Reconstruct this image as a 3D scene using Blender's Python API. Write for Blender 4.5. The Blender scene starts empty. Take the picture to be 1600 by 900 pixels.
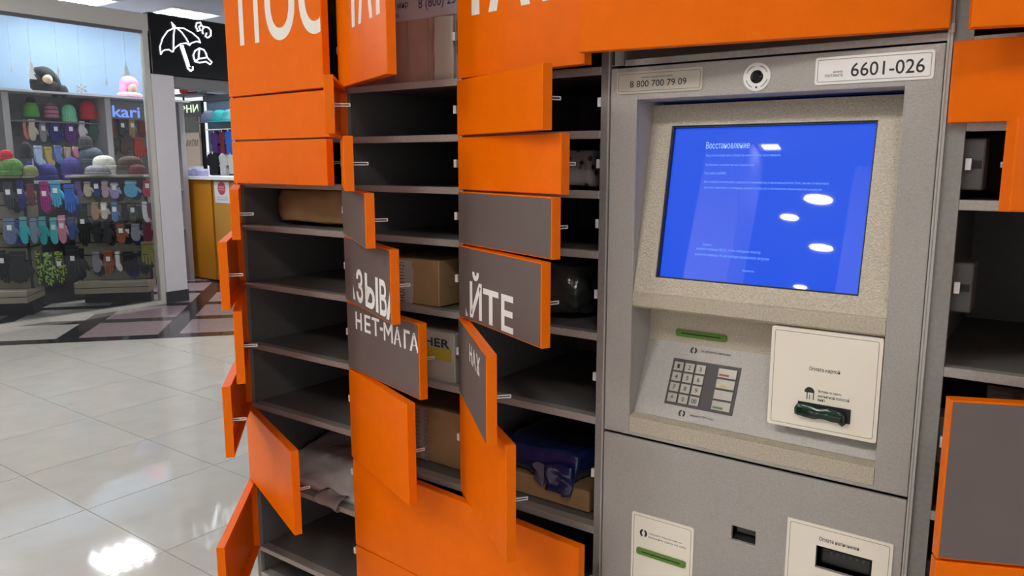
import bpy, bmesh, math, random
from mathutils import Vector, Matrix
from math import sin, cos, pi, radians

scene = bpy.context.scene
COL = scene.collection
random.seed(7)

# ------------------------------------------------------------------ camera
CAM_H = 1.38          # metres above the floor; the locker front is the plane y = 0
cam_data = bpy.data.cameras.new('camera')
cam_data.sensor_fit = 'HORIZONTAL'
cam_data.sensor_width = 36.0
cam_data.lens = 1215.42 * 36.0 / 1600.0
cam_data.clip_start = 0.02
cam = bpy.data.objects.new('camera', cam_data)
COL.objects.link(cam)
cam.location = (0.0, -1.4, CAM_H)
cam.rotation_euler = (radians(90 - 9.2009), 0.0, radians(35.9956))
scene.camera = cam

# ------------------------------------------------------------------ world and view
world = bpy.data.worlds.new('world')
scene.world = world
world.use_nodes = True
bg = world.node_tree.nodes['Background']
bg.inputs['Color'].default_value = (0.93, 0.95, 1.0, 1)
bg.inputs['Strength'].default_value = 0.75
scene.view_settings.view_transform = 'Standard'
scene.view_settings.look = 'None'
scene.view_settings.gamma = 1.0
scene.view_settings.exposure = 0.40
scene.cycles.use_denoising = True
scene.cycles.max_bounces = 8
TROFFER_POWER = 17.0
SHOP_POWER = 25.0
DOWNLIGHT_POWER = 55.0

# ------------------------------------------------------------------ helpers
def nodes_of(m):
    m.use_nodes = True
    nt = m.node_tree
    return nt, nt.nodes['Principled BSDF']

def mat(name, color, rough=0.5, metal=0.0, noise=0.0, nscale=60.0, bump=0.0, bscale=200.0, spec=0.5, emit=0.0, coat=0.0):
    m = bpy.data.materials.new(name)
    nt, b = nodes_of(m)
    c = (*color, 1)
    b.inputs['Base Color'].default_value = c
    b.inputs['Roughness'].default_value = rough
    b.inputs['Metallic'].default_value = metal
    b.inputs['Specular IOR Level'].default_value = spec
    b.inputs['Coat Weight'].default_value = coat
    if emit:
        b.inputs['Emission Color'].default_value = c
        b.inputs['Emission Strength'].default_value = emit
    if noise or bump:
        tc = nt.nodes.new('ShaderNodeTexCoord')
    if noise:
        n = nt.nodes.new('ShaderNodeTexNoise'); n.inputs['Scale'].default_value = nscale; n.inputs['Detail'].default_value = 4
        nt.links.new(tc.outputs['Object'], n.inputs['Vector'])
        r = nt.nodes.new('ShaderNodeMapRange'); r.inputs['From Min'].default_value = .3; r.inputs['From Max'].default_value = .7
        r.inputs['To Min'].default_value = 1 - noise; r.inputs['To Max'].default_value = 1 + noise
        nt.links.new(n.outputs['Fac'], r.inputs['Value'])
        mx = nt.nodes.new('ShaderNodeVectorMath'); mx.operation = 'SCALE'; mx.inputs[0].default_value = color
        nt.links.new(r.outputs['Result'], mx.inputs['Scale'])
        nt.links.new(mx.outputs['Vector'], b.inputs['Base Color'])
    if bump:
        n2 = nt.nodes.new('ShaderNodeTexNoise'); n2.inputs['Scale'].default_value = bscale; n2.inputs['Detail'].default_value = 3
        nt.links.new(tc.outputs['Object'], n2.inputs['Vector'])
        bp = nt.nodes.new('ShaderNodeBump'); bp.inputs['Strength'].default_value = bump; bp.inputs['Distance'].default_value = 0.002
        nt.links.new(n2.outputs['Fac'], bp.inputs['Height']); nt.links.new(bp.outputs['Normal'], b.inputs['Normal'])
    return m

def emission(name, color, strength):
    m = bpy.data.materials.new(name); m.use_nodes = True
    nt = m.node_tree; nt.nodes.clear()
    e = nt.nodes.new('ShaderNodeEmission'); e.inputs['Color'].default_value = (*color, 1); e.inputs['Strength'].default_value = strength
    o = nt.nodes.new('ShaderNodeOutputMaterial'); nt.links.new(e.outputs[0], o.inputs[0])
    return m

def tag(o, label, cat, group=None):
    o['label'] = label; o['category'] = cat
    if group: o['group'] = group
    return o

def thing(name, label, cat, loc, group=None, rotz=0.0):
    o = bpy.data.objects.new(name, None); COL.objects.link(o)
    o.empty_display_size = 0.05
    o.location = loc; o.rotation_euler = (0, 0, rotz)
    return tag(o, label, cat, group)

class MB:
    """collects shapes in one bmesh, then links them as one mesh object"""
    def __init__(self): self.bm = bmesh.new()
    def box(self, x0, x1, y0, y1, z0, z1, bev=0.0, seg=2):
        r = bmesh.ops.create_cube(self.bm, size=1.0)
        vs = r['verts']
        for v in vs:
            v.co = Vector(((x0 + x1) / 2 + v.co.x * (x1 - x0), (y0 + y1) / 2 + v.co.y * (y1 - y0), (z0 + z1) / 2 + v.co.z * (z1 - z0)))
        if bev:
            es = list({e for v in vs for e in v.link_edges})
            bmesh.ops.bevel(self.bm, geom=es, offset=bev, segments=seg, affect='EDGES', profile=0.5)
        return self
    def prism(self, poly, axis, a, b):
        """poly of 2-D points swept along axis from a to b: axis 'x' takes (y,z), 'y' takes (x,z), 'z' takes (x,y)"""
        def P(p, t):
            return {'x': (t, p[0], p[1]), 'y': (p[0], t, p[1]), 'z': (p[0], p[1], t)}[axis]
        A = [self.bm.verts.new(P(p, a)) for p in poly]; B = [self.bm.verts.new(P(p, b)) for p in poly]
        n = len(poly)
        fs = [self.bm.faces.new(A), self.bm.faces.new(B[::-1])]
        for i in range(n): fs.append(self.bm.faces.new((A[i], B[i], B[(i + 1) % n], A[(i + 1) % n])))
        bmesh.ops.recalc_face_normals(self.bm, faces=fs)
        return self
    def tube(self, pts, r, seg=8):
        pts = [Vector(p) for p in pts]; rings = []
        n = len(pts)
        for i, p in enumerate(pts):
            d = (pts[min(i + 1, n - 1)] - pts[max(i - 1, 0)]).normalized()
            up = Vector((0, 0, 1)) if abs(d.z) < .9 else Vector((1, 0, 0))
            s = d.cross(up).normalized(); t = s.cross(d)
            rr = r[i] if isinstance(r, (list, tuple)) else r
            rings.append([self.bm.verts.new(p + (s * cos(2 * pi * k / seg) + t * sin(2 * pi * k / seg)) * rr) for k in range(seg)])
        fs = []
        for a, b in zip(rings, rings[1:]):
            for k in range(seg): fs.append(self.bm.faces.new((a[k], a[(k + 1) % seg], b[(k + 1) % seg], b[k])))
        fs.append(self.bm.faces.new(rings[0][::-1])); fs.append(self.bm.faces.new(rings[-1]))
        bmesh.ops.recalc_face_normals(self.bm, faces=fs)
        return self
    def lathe(self, prof, seg=20, c=(0, 0, 0), axis='z', sy=1.0, rib=0.0):
        """profile of (radius, height)"""
        rings = []
        for (r, h) in prof:
            ring = []
            for k in range(seg):
                rr = r * (1 + (rib if k % 2 else 0))
                x, y = rr * cos(2 * pi * k / seg), rr * sin(2 * pi * k / seg) * sy
                p = (x, y, h) if axis == 'z' else (x, h, y)
                ring.append(self.bm.verts.new(Vector(c) + Vector(p)))
            rings.append(ring)
        fs = []
        for a, b in zip(rings, rings[1:]):
            for k in range(seg): fs.append(self.bm.faces.new((a[k], a[(k + 1) % seg], b[(k + 1) % seg], b[k])))
        fs.append(self.bm.faces.new(rings[0][::-1])); fs.append(self.bm.faces.new(rings[-1]))
        bmesh.ops.recalc_face_normals(self.bm, faces=fs)
        return self
    def ball(self, c, r, sub=2):
        rr = bmesh.ops.create_icosphere(self.bm, subdivisions=sub, radius=1.0)
        r = r if isinstance(r, (list, tuple)) else (r, r, r)
        for v in rr['verts']: v.co = Vector((c[0] + v.co.x * r[0], c[1] + v.co.y * r[1], c[2] + v.co.z * r[2]))
        return self
    def plate(self, x0, x1, z0, z1, holes, y0, y1):
        """flat plate in the xz plane, thick from y0 (front) to y1, with rectangular holes (x0,x1,z0,z1)"""
        xs = sorted({x0, x1, *[h[0] for h in holes], *[h[1] for h in holes]}); zs = sorted({z0, z1, *[h[2] for h in holes], *[h[3] for h in holes]})
        def solid(i, j):
            if i < 0 or j < 0 or i >= len(xs) - 1 or j >= len(zs) - 1: return False
            cx, cz = (xs[i] + xs[i + 1]) / 2, (zs[j] + zs[j + 1]) / 2
            return not any(h[0] < cx < h[1] and h[2] < cz < h[3] for h in holes)
        V = {}
        def v(i, j, y):
            if (i, j, y) not in V: V[(i, j, y)] = self.bm.verts.new((xs[i], y, zs[j]))
            return V[(i, j, y)]
        fs = []
        for i in range(len(xs) - 1):
            for j in range(len(zs) - 1):
                if not solid(i, j): continue
                for y in (y0, y1): fs.append(self.bm.faces.new((v(i, j, y), v(i + 1, j, y), v(i + 1, j + 1, y), v(i, j + 1, y))))
                for (di, dj, a, b) in ((-1, 0, (i, j), (i, j + 1)), (1, 0, (i + 1, j), (i + 1, j + 1)), (0, -1, (i, j), (i + 1, j)), (0, 1, (i, j + 1), (i + 1, j + 1))):
                    if not solid(i + di, j + dj): fs.append(self.bm.faces.new((v(*a, y0), v(*b, y0), v(*b, y1), v(*a, y1))))
        bmesh.ops.recalc_face_normals(self.bm, faces=fs)
        return self
    def xf(self, M):
        bmesh.ops.transform(self.bm, matrix=M, verts=self.bm.verts[:]); return self
    def mesh(self, name, m, smooth=False):
        me = bpy.data.meshes.new(name); self.bm.to_mesh(me); self.bm.free()
        if m is not None: me.materials.append(m)
        if smooth:
            for p in me.polygons: p.use_smooth = True
        return me
    def build(self, name, m, parent=None, origin=(0, 0, 0), smooth=False, loc=None):
        """origin: the parent's (or own) world location; shapes were given in world coordinates"""
        if any(origin):
            bmesh.ops.translate(self.bm, vec=-Vector(origin), verts=self.bm.verts[:])
        o = bpy.data.objects.new(name, self.mesh(name, m, smooth)); COL.objects.link(o)
        if parent is not None: o.parent = parent
        elif any(origin): o.location = origin
        if loc is not None: o.location = loc
        return o

def rrect(x0, x1, z0, z1, r, n=4):
    pts = []
    for (cx, cz, a0) in ((x1 - r, z1 - r, 0), (x0 + r, z1 - r, 90), (x0 + r, z0 + r, 180), (x1 - r, z0 + r, 270)):
        for k in range(n + 1):
            a = radians(a0 + 90 * k / n); pts.append((cx + r * cos(a), cz + r * sin(a)))
    return pts

def structure(o):
    o['kind'] = 'structure'; return o

# --- lettering: the built-in font turned to mesh
_glyphs = {}
def text_mesh(s, bold=0.0):
    """normalised (0..1 box) list of (verts, faces) of a string"""
    key = (s, bold)
    if key in _glyphs: return _glyphs[key]
    cu = bpy.data.curves.new('lettering', 'FONT'); cu.body = s; cu.offset = bold; cu.resolution_u = 3; cu.fill_mode = 'FRONT'
    o = bpy.data.objects.new('lettering', cu); COL.objects.link(o)
    bpy.context.view_layer.update()
    ev = o.evaluated_get(bpy.context.evaluated_depsgraph_get()); me = ev.to_mesh()
    vs = [v.co.copy() for v in me.vertices]; fs = [tuple(p.vertices) for p in me.polygons]
    ev.to_mesh_clear(); bpy.data.objects.remove(o); bpy.data.curves.remove(cu)
    x0 = min(v.x for v in vs); x1 = max(v.x for v in vs); y0 = min(v.y for v in vs); y1 = max(v.y for v in vs)
    vs = [((v.x - x0) / (x1 - x0), (v.y - y0) / (y1 - y0)) for v in vs]
    _glyphs[key] = (vs, fs); return _glyphs[key]

def lettering(name, items, m, parent, o, ex, ey, lift=0.0006, clip=None):
    """items: (string, x0, x1, y0, y1, bold) laid on the plane o + x*ex + y*ey, raised by lift towards ex x ey; clip = (xmin, xmax)"""
    o, ex, ey = Vector(o), Vector(ex), Vector(ey); n = ex.cross(ey).normalized()
    bm = bmesh.new()
    for (s, x0, x1, y0, y1, bold) in items:
        vs, fs = text_mesh(s, bold)
        V = [bm.verts.new((x0 + a * (x1 - x0), y0 + b * (y1 - y0), 0)) for a, b in vs]
        for f in fs:
            try: bm.faces.new([V[i] for i in f])
            except ValueError: pass
    if clip:
        for xc, s in ((clip[0], -1), (clip[1], 1)):
            bmesh.ops.bisect_plane(bm, geom=bm.verts[:] + bm.edges[:] + bm.faces[:], plane_co=(xc, 0, 0), plane_no=(s, 0, 0), clear_outer=True)
    for v in bm.verts: v.co = o + ex * v.co.x + ey * v.co.y + n * lift
    bm.normal_update()
    for f in bm.faces:
        if f.normal.dot(n) < 0: f.normal_flip()
    me = bpy.data.meshes.new(name); bm.to_mesh(me); bm.free(); me.materials.append(m)
    ob = bpy.data.objects.new(name, me); COL.objects.link(ob); ob.parent = parent
    return ob

# the broad cyrillic M of the door lettering: its middle point stops above the base line
_glyphs[('М', .022)] = ([(0, 0), (.17, 0), (.17, .72), (.5, .30), (.83, .72), (.83, 0), (1, 0), (1, 1), (.80, 1), (.5, .58), (.20, 1), (0, 1)], [(0, 1, 2, 10, 11), (10, 2, 3, 9), (9, 3, 4, 8), (8, 4, 5, 6, 7)])

# ------------------------------------------------------------------ materials
M_orange = mat('orange_powder_coat', (0.92, 0.165, 0.0), rough=0.36, spec=0.12, noise=0.03, nscale=25, bump=0.08, bscale=500)
M_grey_face = mat('grey_door_film', (0.150, 0.115, 0.104), rough=0.5, noise=0.03, nscale=20)
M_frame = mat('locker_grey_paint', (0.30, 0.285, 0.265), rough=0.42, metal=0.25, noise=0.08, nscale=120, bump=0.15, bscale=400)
M_inside = mat('locker_shaded_paint', (0.17, 0.16, 0.15), rough=0.5, metal=0.15, noise=0.05, nscale=80)  # locker paint with the shade inside the compartments put into its colour
M_edge = mat('bright_edge_metal', (0.50, 0.475, 0.445), rough=0.35, metal=0.3)
M_lip = mat('shelf_lip_paint', (0.42, 0.395, 0.36), rough=0.4, metal=0.3, noise=0.10, nscale=150)
M_silver = mat('silver_hammer_paint', (0.43, 0.40, 0.365), rough=0.42, metal=0.2, noise=0.09, nscale=300, bump=0.35, bscale=420)
M_silver_lit = mat('silver_paint_warm_reflection', (0.56, 0.49, 0.38), rough=0.38, metal=0.25, noise=0.17, nscale=300, bump=0.7, bscale=300)  # same silver paint, the warm ceiling reflection put into its colour
M_cream = mat('cream_plastic', (0.92, 0.84, 0.70), rough=0.25)
M_recess = mat('recess_silver_paint', (0.40, 0.38, 0.35), rough=0.6, noise=0.07, nscale=320, spec=0.2)
M_lock_grey = mat('grey_lock_housing', (0.085, 0.08, 0.076), rough=0.45)
M_lock = mat('lock_housing', (0.035, 0.034, 0.033), rough=0.45)
M_white = mat('white_print', (0.93, 0.91, 0.87), rough=0.5)
M_black = mat('black_plastic', (0.012, 0.012, 0.012), rough=0.4)
M_dark = mat('dark_gap', (0.02, 0.019, 0.018), rough=0.7)
M_ink = mat('dark_ink', (0.03, 0.03, 0.03), rough=0.6)
M_thinink = mat('grey_ink', (0.22, 0.20, 0.18), rough=0.6)
M_steel = mat('bright_steel', (0.72, 0.70, 0.66), rough=0.35, metal=0.4)
M_bolt = mat('white_nylon', (0.80, 0.78, 0.74), rough=0.4)
M_green = mat('green_plastic', (0.115, 0.25, 0.03), rough=0.35)
M_green_dark = mat('dark_green_gloss', (0.006, 0.035, 0.018), rough=0.12, coat=0.5)
M_letter = mat('cream_letters', (0.92, 0.86, 0.78), rough=0.5)
# ------------------------------------------------------------------ the setting
Z = CAM_H
FLOOR = 0.0
CEIL = 2.98
M_tile = mat('polished_pale_tile', (0.58, 0.565, 0.525), rough=0.05, noise=0.05, nscale=6)
M_grout = mat('tile_grout', (0.13, 0.125, 0.12), rough=0.7)
M_mauve = mat('polished_mauve_tile', (0.36, 0.28, 0.31), rough=0.12, noise=0.08, nscale=20)
M_inset_reflect = mat('inset_tile_shop_reflection', (0.58, 0.56, 0.53), rough=0.12, noise=0.08, nscale=20)  # mauve inset with the shop light's reflection put into its colour
M_stripe = mat('dark_granite_strip', (0.030, 0.027, 0.034), rough=0.12, noise=0.1, nscale=40)
M_ceiling = mat('grey_ceiling', (0.55, 0.56, 0.58), rough=0.8)
M_wall_blue = mat('pale_blue_wall', (0.17, 0.255, 0.355), rough=0.7)
M_wall = mat('pale_wall', (0.62, 0.61, 0.59), rough=0.7)
M_pillar = mat('white_pillar_paint', (0.74, 0.715, 0.75), rough=0.5, noise=0.02, nscale=8)
M_alu = mat('window_aluminium', (0.60, 0.575, 0.53), rough=0.4, metal=0.2)

floor = structure(MB().box(-13, 4, -9.6, 9, -0.10, -0.004).build('floor', M_grout))
ceiling = structure(MB().box(-13, 4, -9.6, 9, CEIL, CEIL + 0.1).build('ceiling', M_ceiling))

# pale tiles, 0.585 m, in line with the lockers; they stop at a diagonal dark band
A = radians(48.5); E1 = Vector((cos(A), sin(A), 0)); E2 = Vector((-sin(A), cos(A), 0)); O = Vector((-6.0, 1.6, 0))
P = 0.575
tile_mesh = MB().box(-P / 2 + 0.0019, P / 2 - 0.0019, -P / 2 + 0.0019, P / 2 - 0.0019, -0.012, 0.0).mesh('tile', M_tile)
def floor_piece(name, me, loc, rotz=0.0):
    o = bpy.data.objects.new(name, me); COL.objects.link(o); o.parent = floor; o.location = loc; o.rotation_euler = (0, 0, rotz); return o
for i in range(-8, 9):
    for j in range(-6, 8):
        cx, cy = -2.54 + (i + .5) * P, 0.0 + (j - .04) * P - P / 2
        if cx < -7.0 or cx > 3.2 or cy < -4.5 or cy > 4.4: continue
        ds = [(Vector((cx + sx * P / 2, cy + sy * P / 2, 0)) - O).dot(E2) for sx in (-1, 1) for sy in (-1, 1)]
        if min(ds) > 0: continue
        if max(ds) <= 0: floor_piece('tile', tile_mesh, (cx, cy, 0))
        else:
            b = MB().box(-P / 2 + 0.0019, P / 2 - 0.0019, -P / 2 + 0.0019, P / 2 - 0.0019, -0.012, 0.0)
            bmesh.ops.bisect_plane(b.bm, geom=b.bm.verts[:] + b.bm.edges[:] + b.bm.faces[:], plane_co=O - Vector((cx, cy, 0)), plane_no=E2, clear_outer=True)
            floor_piece('tile', b.mesh('tile', M_tile), (cx, cy, 0))
# diagonal field: dark strips 0.16 wide framing 0.59 m cells
CW, SW = 0.59, 0.16; PT = CW + SW
cell_mauve = MB().box(0.001, CW - .001, 0.001, CW - .001, -0.012, 0.0).mesh('inset_tile', M_mauve)
cell_reflect = MB().box(0.001, CW - .001, 0.001, CW - .001, -0.012, 0.0).mesh('inset_tile', M_inset_reflect)
strip_a = MB().box(0.001, PT - .001, 0.001, SW - .001, -0.012, 0.0).mesh('strip_tile', M_stripe)
strip_b = MB().box(0.001, SW - .001, 0.001, CW - .001, -0.012, 0.0).mesh('strip_tile', M_stripe)
for i in range(-4, 9):
    for j in range(0, 9):
        t0 = -0.33 + i * PT; s0 = j * PT
        def at(t, s): return O + E1 * t + E2 * s
        c = at(t0, s0)
        if c.x < -12 or c.y > 6.6: continue
        floor_piece('strip_tile', strip_a, at(t0 - SW, s0), A)
        floor_piece('strip_tile', strip_b, at(t0 - SW, s0 + SW), A)
        floor_piece('inset_tile', cell_reflect if i <= -1 else cell_mauve, at(t0, s0 + SW), A)

wall_back = structure(MB().box(-1.96, 2.5, 0.56, 0.70, 0, CEIL).build('wall_back', M_wall))
wall_shop = structure(MB().box(-9.05, -8.95, -2.4, 3.80, 0, CEIL).build('wall_shop', M_wall_blue))
wall_far = structure(MB().box(-13, -6.2, 7.2, 7.3, 0, CEIL).build('wall_far', M_wall_blue))
wall_opposite = structure(MB().box(-9, 4, -9.5, -9.4, 0, CEIL).build('wall_opposite', mat('grey_blue_wall', (0.22, 0.24, 0.28), rough=0.7)))
wall_partition = structure(MB().box(-1.20, 0.30, -3.75, -3.65, 0, 2.78).build('wall_partition', M_wall))
pb = MB().box(-2.215, -1.90, -3.95, -3.62, 0, CEIL)
structure(pb.build('trim_1', M_pillar))

# shop window on the plane x = -7.21
XW = -7.21
win = structure(bpy.data.objects.new('window_1', None)); COL.objects.link(win); win.location = (XW, 1.2, 0)
wo = (XW, 1.2, 0)
MB().box(XW - .10, XW + .0, -2.2, 2.73, 2.59, 2.745).build('header', M_alu, win, wo)
MB().box(XW - .05, XW + .004, -2.2, 2.73, 2.565, 2.59).build('glazing_bead', mat('dark_bead', (.10, .10, .11), rough=.5), win, wo)
MB().box(XW - .06, XW + .005, 2.665, 2.715, 0, 2.59).build('post', M_alu, win, wo)
MB().box(XW - .05, XW + .005, -2.2, 2.665, 0, 0.035).build('bottom_rail', M_alu, win, wo)
M_glass = bpy.data.materials.new('shop_glass'); M_glass.use_nodes = True
nt = M_glass.node_tree; nt.nodes.clear()
tr = nt.nodes.new('ShaderNodeBsdfTransparent'); tr.inputs[0].default_value = (.97, .985, .99, 1)
gl = nt.nodes.new('ShaderNodeBsdfGlossy'); gl.inputs['Roughness'].default_value = .01
fr = nt.nodes.new('ShaderNodeFresnel'); fr.inputs['IOR'].default_value = 1.28
ms = nt.nodes.new('ShaderNodeMixShader'); om = nt.nodes.new('ShaderNodeOutputMaterial')
nt.links.new(fr.outputs[0], ms.inputs[0]); nt.links.new(tr.outputs[0], ms.inputs[1]); nt.links.new(gl.outputs[0], ms.inputs[2]); nt.links.new(ms.outputs[0], om.inputs[0])
MB().box(XW - .030, XW - .022, -2.2, 2.665, 0.035, 2.565).build('glass_pane', M_glass, win, wo)

# white pillar with a black skirting
pil = structure(MB().box(XW - .07, XW + .01, 2.72, 2.945, 0.115, 2.20).build('trim_2', M_pillar))
structure(MB().box(XW - .076, XW + .016, 2.714, 2.951, 0, 0.115).build('baseboard_pillar', mat('black_skirting', (.02, .02, .024), rough=.3)))
structure(MB().box(XW - .2, XW - .02, 2.945, 4.4, 2.10, 2.20).build('trim_3', mat('grey_lintel', (.25, .25, .25), rough=.5)))

# lamps
M_diffuser = emission('troffer_light', (1.0, 0.97, 0.92), TROFFER_POWER)
M_tube = emission('troffer_tube', (1.0, 0.98, 0.95), TROFFER_POWER * 1.6)
M_lampframe = mat('white_lamp_frame', (.8, .8, .8), rough=.4)
M_shop_diff = emission('shop_troffer_light', (0.97, 0.98, 1.0), SHOP_POWER * .3)
M_shop_tube = emission('shop_troffer_tube', (0.97, 0.98, 1.0), SHOP_POWER * 4.0)
def troffer(x, y, label, shop=False, hx=.27, hy=.27):
    t = thing('ceiling_light', label, 'ceiling light', (x, y, CEIL), 'square ceiling lights')
    o = (x, y, CEIL)
    MB().plate(x - hx - .03, x + hx + .03, y - hy - .03, y + hy + .03, [(x - hx, x + hx, y - hy, y + hy)], 0, 0.02).xf(Matrix(((1, 0, 0, 0), (0, 0, 1, 0), (0, -1, 0, CEIL), (0, 0, 0, 1)))).build('frame', M_lampframe, t, o)
    MB().box(x - hx, x + hx, y - hy, y + hy, CEIL - .010, CEIL - .004).build('diffuser', M_shop_diff if shop else M_diffuser, t, o)
    if hx < .2: return t
    for k in range(4):
        yy = y - .2 + k * .133
        MB().box(x - .26, x + .26, yy - .015, yy + .015, CEIL - .018, CEIL - .0105).build('tube', M_shop_tube if shop else M_tube, t, o)
    return t
troffer(-8.24, 2.58, 'square four tube ceiling light inside the shop, above the black fur hat', True)
troffer(-8.10, 3.64, 'square four tube ceiling light just above the black neon umbrella sign', True)
troffer(-8.24, 0.9, 'square four tube ceiling light over the near end of the shop window', True)
troffer(-9.3, 5.6, 'square four tube ceiling light over the clothes panel behind the counter', True)
troffer(-9.9, 5.9, 'square four tube ceiling light farthest back behind the poster board', True)
for x, l in ((-4.6, 'added square four tube fill light nearest the shop window'), (-2.9, 'added square four tube fill light before the wide far locker column'), (-1.2, 'added square four tube fill light before the locker column with dark parcels'), (0.6, 'added square four tube fill light on the near side of the terminal')):
    troffer(x, -2.2, l)  # row added out of view to light the locker fronts
for x, y, l in ((-5.3, 1.6, 'added square four tube fill light before the black neon sign pillar'), (-5.3, 0.1, 'added square four tube fill light before the front display stand window'), (-4.4, -4.8, 'added square four tube fill light far behind the aisle near the shop side'), (-0.4, -5.0, 'added square four tube fill light far behind the pale partition')):
    troffer(x, y, l)  # added out of view to brighten the shop pillar, floor and hall
troffer(-3.5, -3.0, 'added square four tube fill light beside the lone square pillar')  # added out of view to light the pillar mirrored in the screen
troffer(-1.80, -3.75, 'small oblong ceiling light mirrored beside the screen heading', False, .06, .05)
M_down = emission('downlight_light', (1.0, 0.95, 0.86), DOWNLIGHT_POWER)
for (x, y, l) in ((-1.74, -4.91, 'the largest spot'), (-2.11, -5.44, 'a flat spot by the largest'), (-2.05, -6.42, 'the spot below the largest'), (-2.73, -8.36, 'the spot at its lower edge')):
    t = thing('downlight', 'round ceiling downlight mirrored in the blue screen as ' + l, 'ceiling light', (x, y, CEIL), 'round downlights')
    R_ = .105 if 'largest' in l and 'flat' not in l else .072
    MB().lathe([(R_ + .002, -.006), (R_ + .03, -.006), (R_ + .03, 0), (R_ + .002, 0)], 24, (x, y, CEIL)).build('trim_ring', M_lampframe, t, (x, y, CEIL))
    MB().lathe([(R_, -.010), (R_, -.0065)], 24, (x, y, CEIL)).build('lens', M_down, t, (x, y, CEIL))
# ------------------------------------------------------------------ parcel lockers
T = 0.021      # door thickness
DEPTH = 0.52
ROWS = [0.66, .182, .057, -.064, -.188, -.361, -.545, -.796, -1.05, -1.30]
ROWS1 = [0.66, .182, .060, -.063, -.188, -.360, -.548, -.737, -.973, -1.21, -1.30]
ROWS4 = [0.66, .182, .057, -.064, -.333, -.580, -.84, -1.30]

def cabinet(label, xl, xr, rows, lock_left=False, fl_l=.011, fl_r=.009, top_row=0):
    """a column: sides, back, plinth, one shelf per row line, a lock box per compartment"""
    o = (xl, 0, 0)
    t = thing('parcel_locker', label, 'parcel locker', o, 'columns of the parcel locker')
    zt, zb = rows[0] + Z, 0.06
    MB().box(xl, xl + .003, 0.0005, DEPTH, zb, zt).box(xl, xl + fl_l, 0, .012, zb, zt).build('side_panel', M_frame, t, o)
    MB().box(xr - .003, xr, 0.0005, DEPTH, zb, zt).box(xr - fl_r, xr, 0, .012, zb, zt).build('side_panel', M_frame, t, o)
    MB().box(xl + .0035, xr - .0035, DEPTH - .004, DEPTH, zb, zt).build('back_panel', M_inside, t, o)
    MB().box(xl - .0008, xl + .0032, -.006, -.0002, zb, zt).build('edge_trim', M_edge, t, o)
    # added lining on the side walls, compartment shade in its colour
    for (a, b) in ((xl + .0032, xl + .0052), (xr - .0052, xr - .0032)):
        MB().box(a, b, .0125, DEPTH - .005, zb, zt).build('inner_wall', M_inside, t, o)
    MB().box(xl + .004, xr - .004, .02, DEPTH, 0, zb).build('plinth', M_dark, t, o)
    MB().box(xl, xr, 0, DEPTH, zt, zt + .01).build('top_panel', M_frame, t, o)
    for z in rows[1:]:
        z += Z
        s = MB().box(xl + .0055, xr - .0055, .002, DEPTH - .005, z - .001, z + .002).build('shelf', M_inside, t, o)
        MB().box(xl + fl_l + .0005, xr - fl_r - .0005, -.001, .002, z - .0105, z + .006, .001, 1).box(xl + fl_l + .0005, xr - fl_r - .0005, .0022, .03, z + .0022, z + .004).build('shelf_lip', M_lip, s, o)
    for a, b in zip(rows, rows[1:]):
        zc = (a + b) / 2 + Z if a < .5 else b + Z + .10
        if a - b < .08: continue
        x0, x1 = (xl + .0055, xl + .058) if lock_left else (xr - .026, xr - .0055)
        L = MB().box(x0, x1, .016, .075, zc - .040, zc + .040, .002, 1).build('lock_box', M_lock if not lock_left else M_lock_grey, t, o)
        xb = xl + .036 if lock_left else x0 - .002
        MB().box(xb - .003, xb + .005, .008, .0155, zc - .009, zc + .009).build('lock_bolt', M_bolt, L, (xl, 0, 0))
        if lock_left:
            MB().box(xl + .042, xl + .054, .0145, .0157, zc - .006, zc + .006).build('striker_hole', M_black, L, (xl, 0, 0))
    return t

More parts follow.
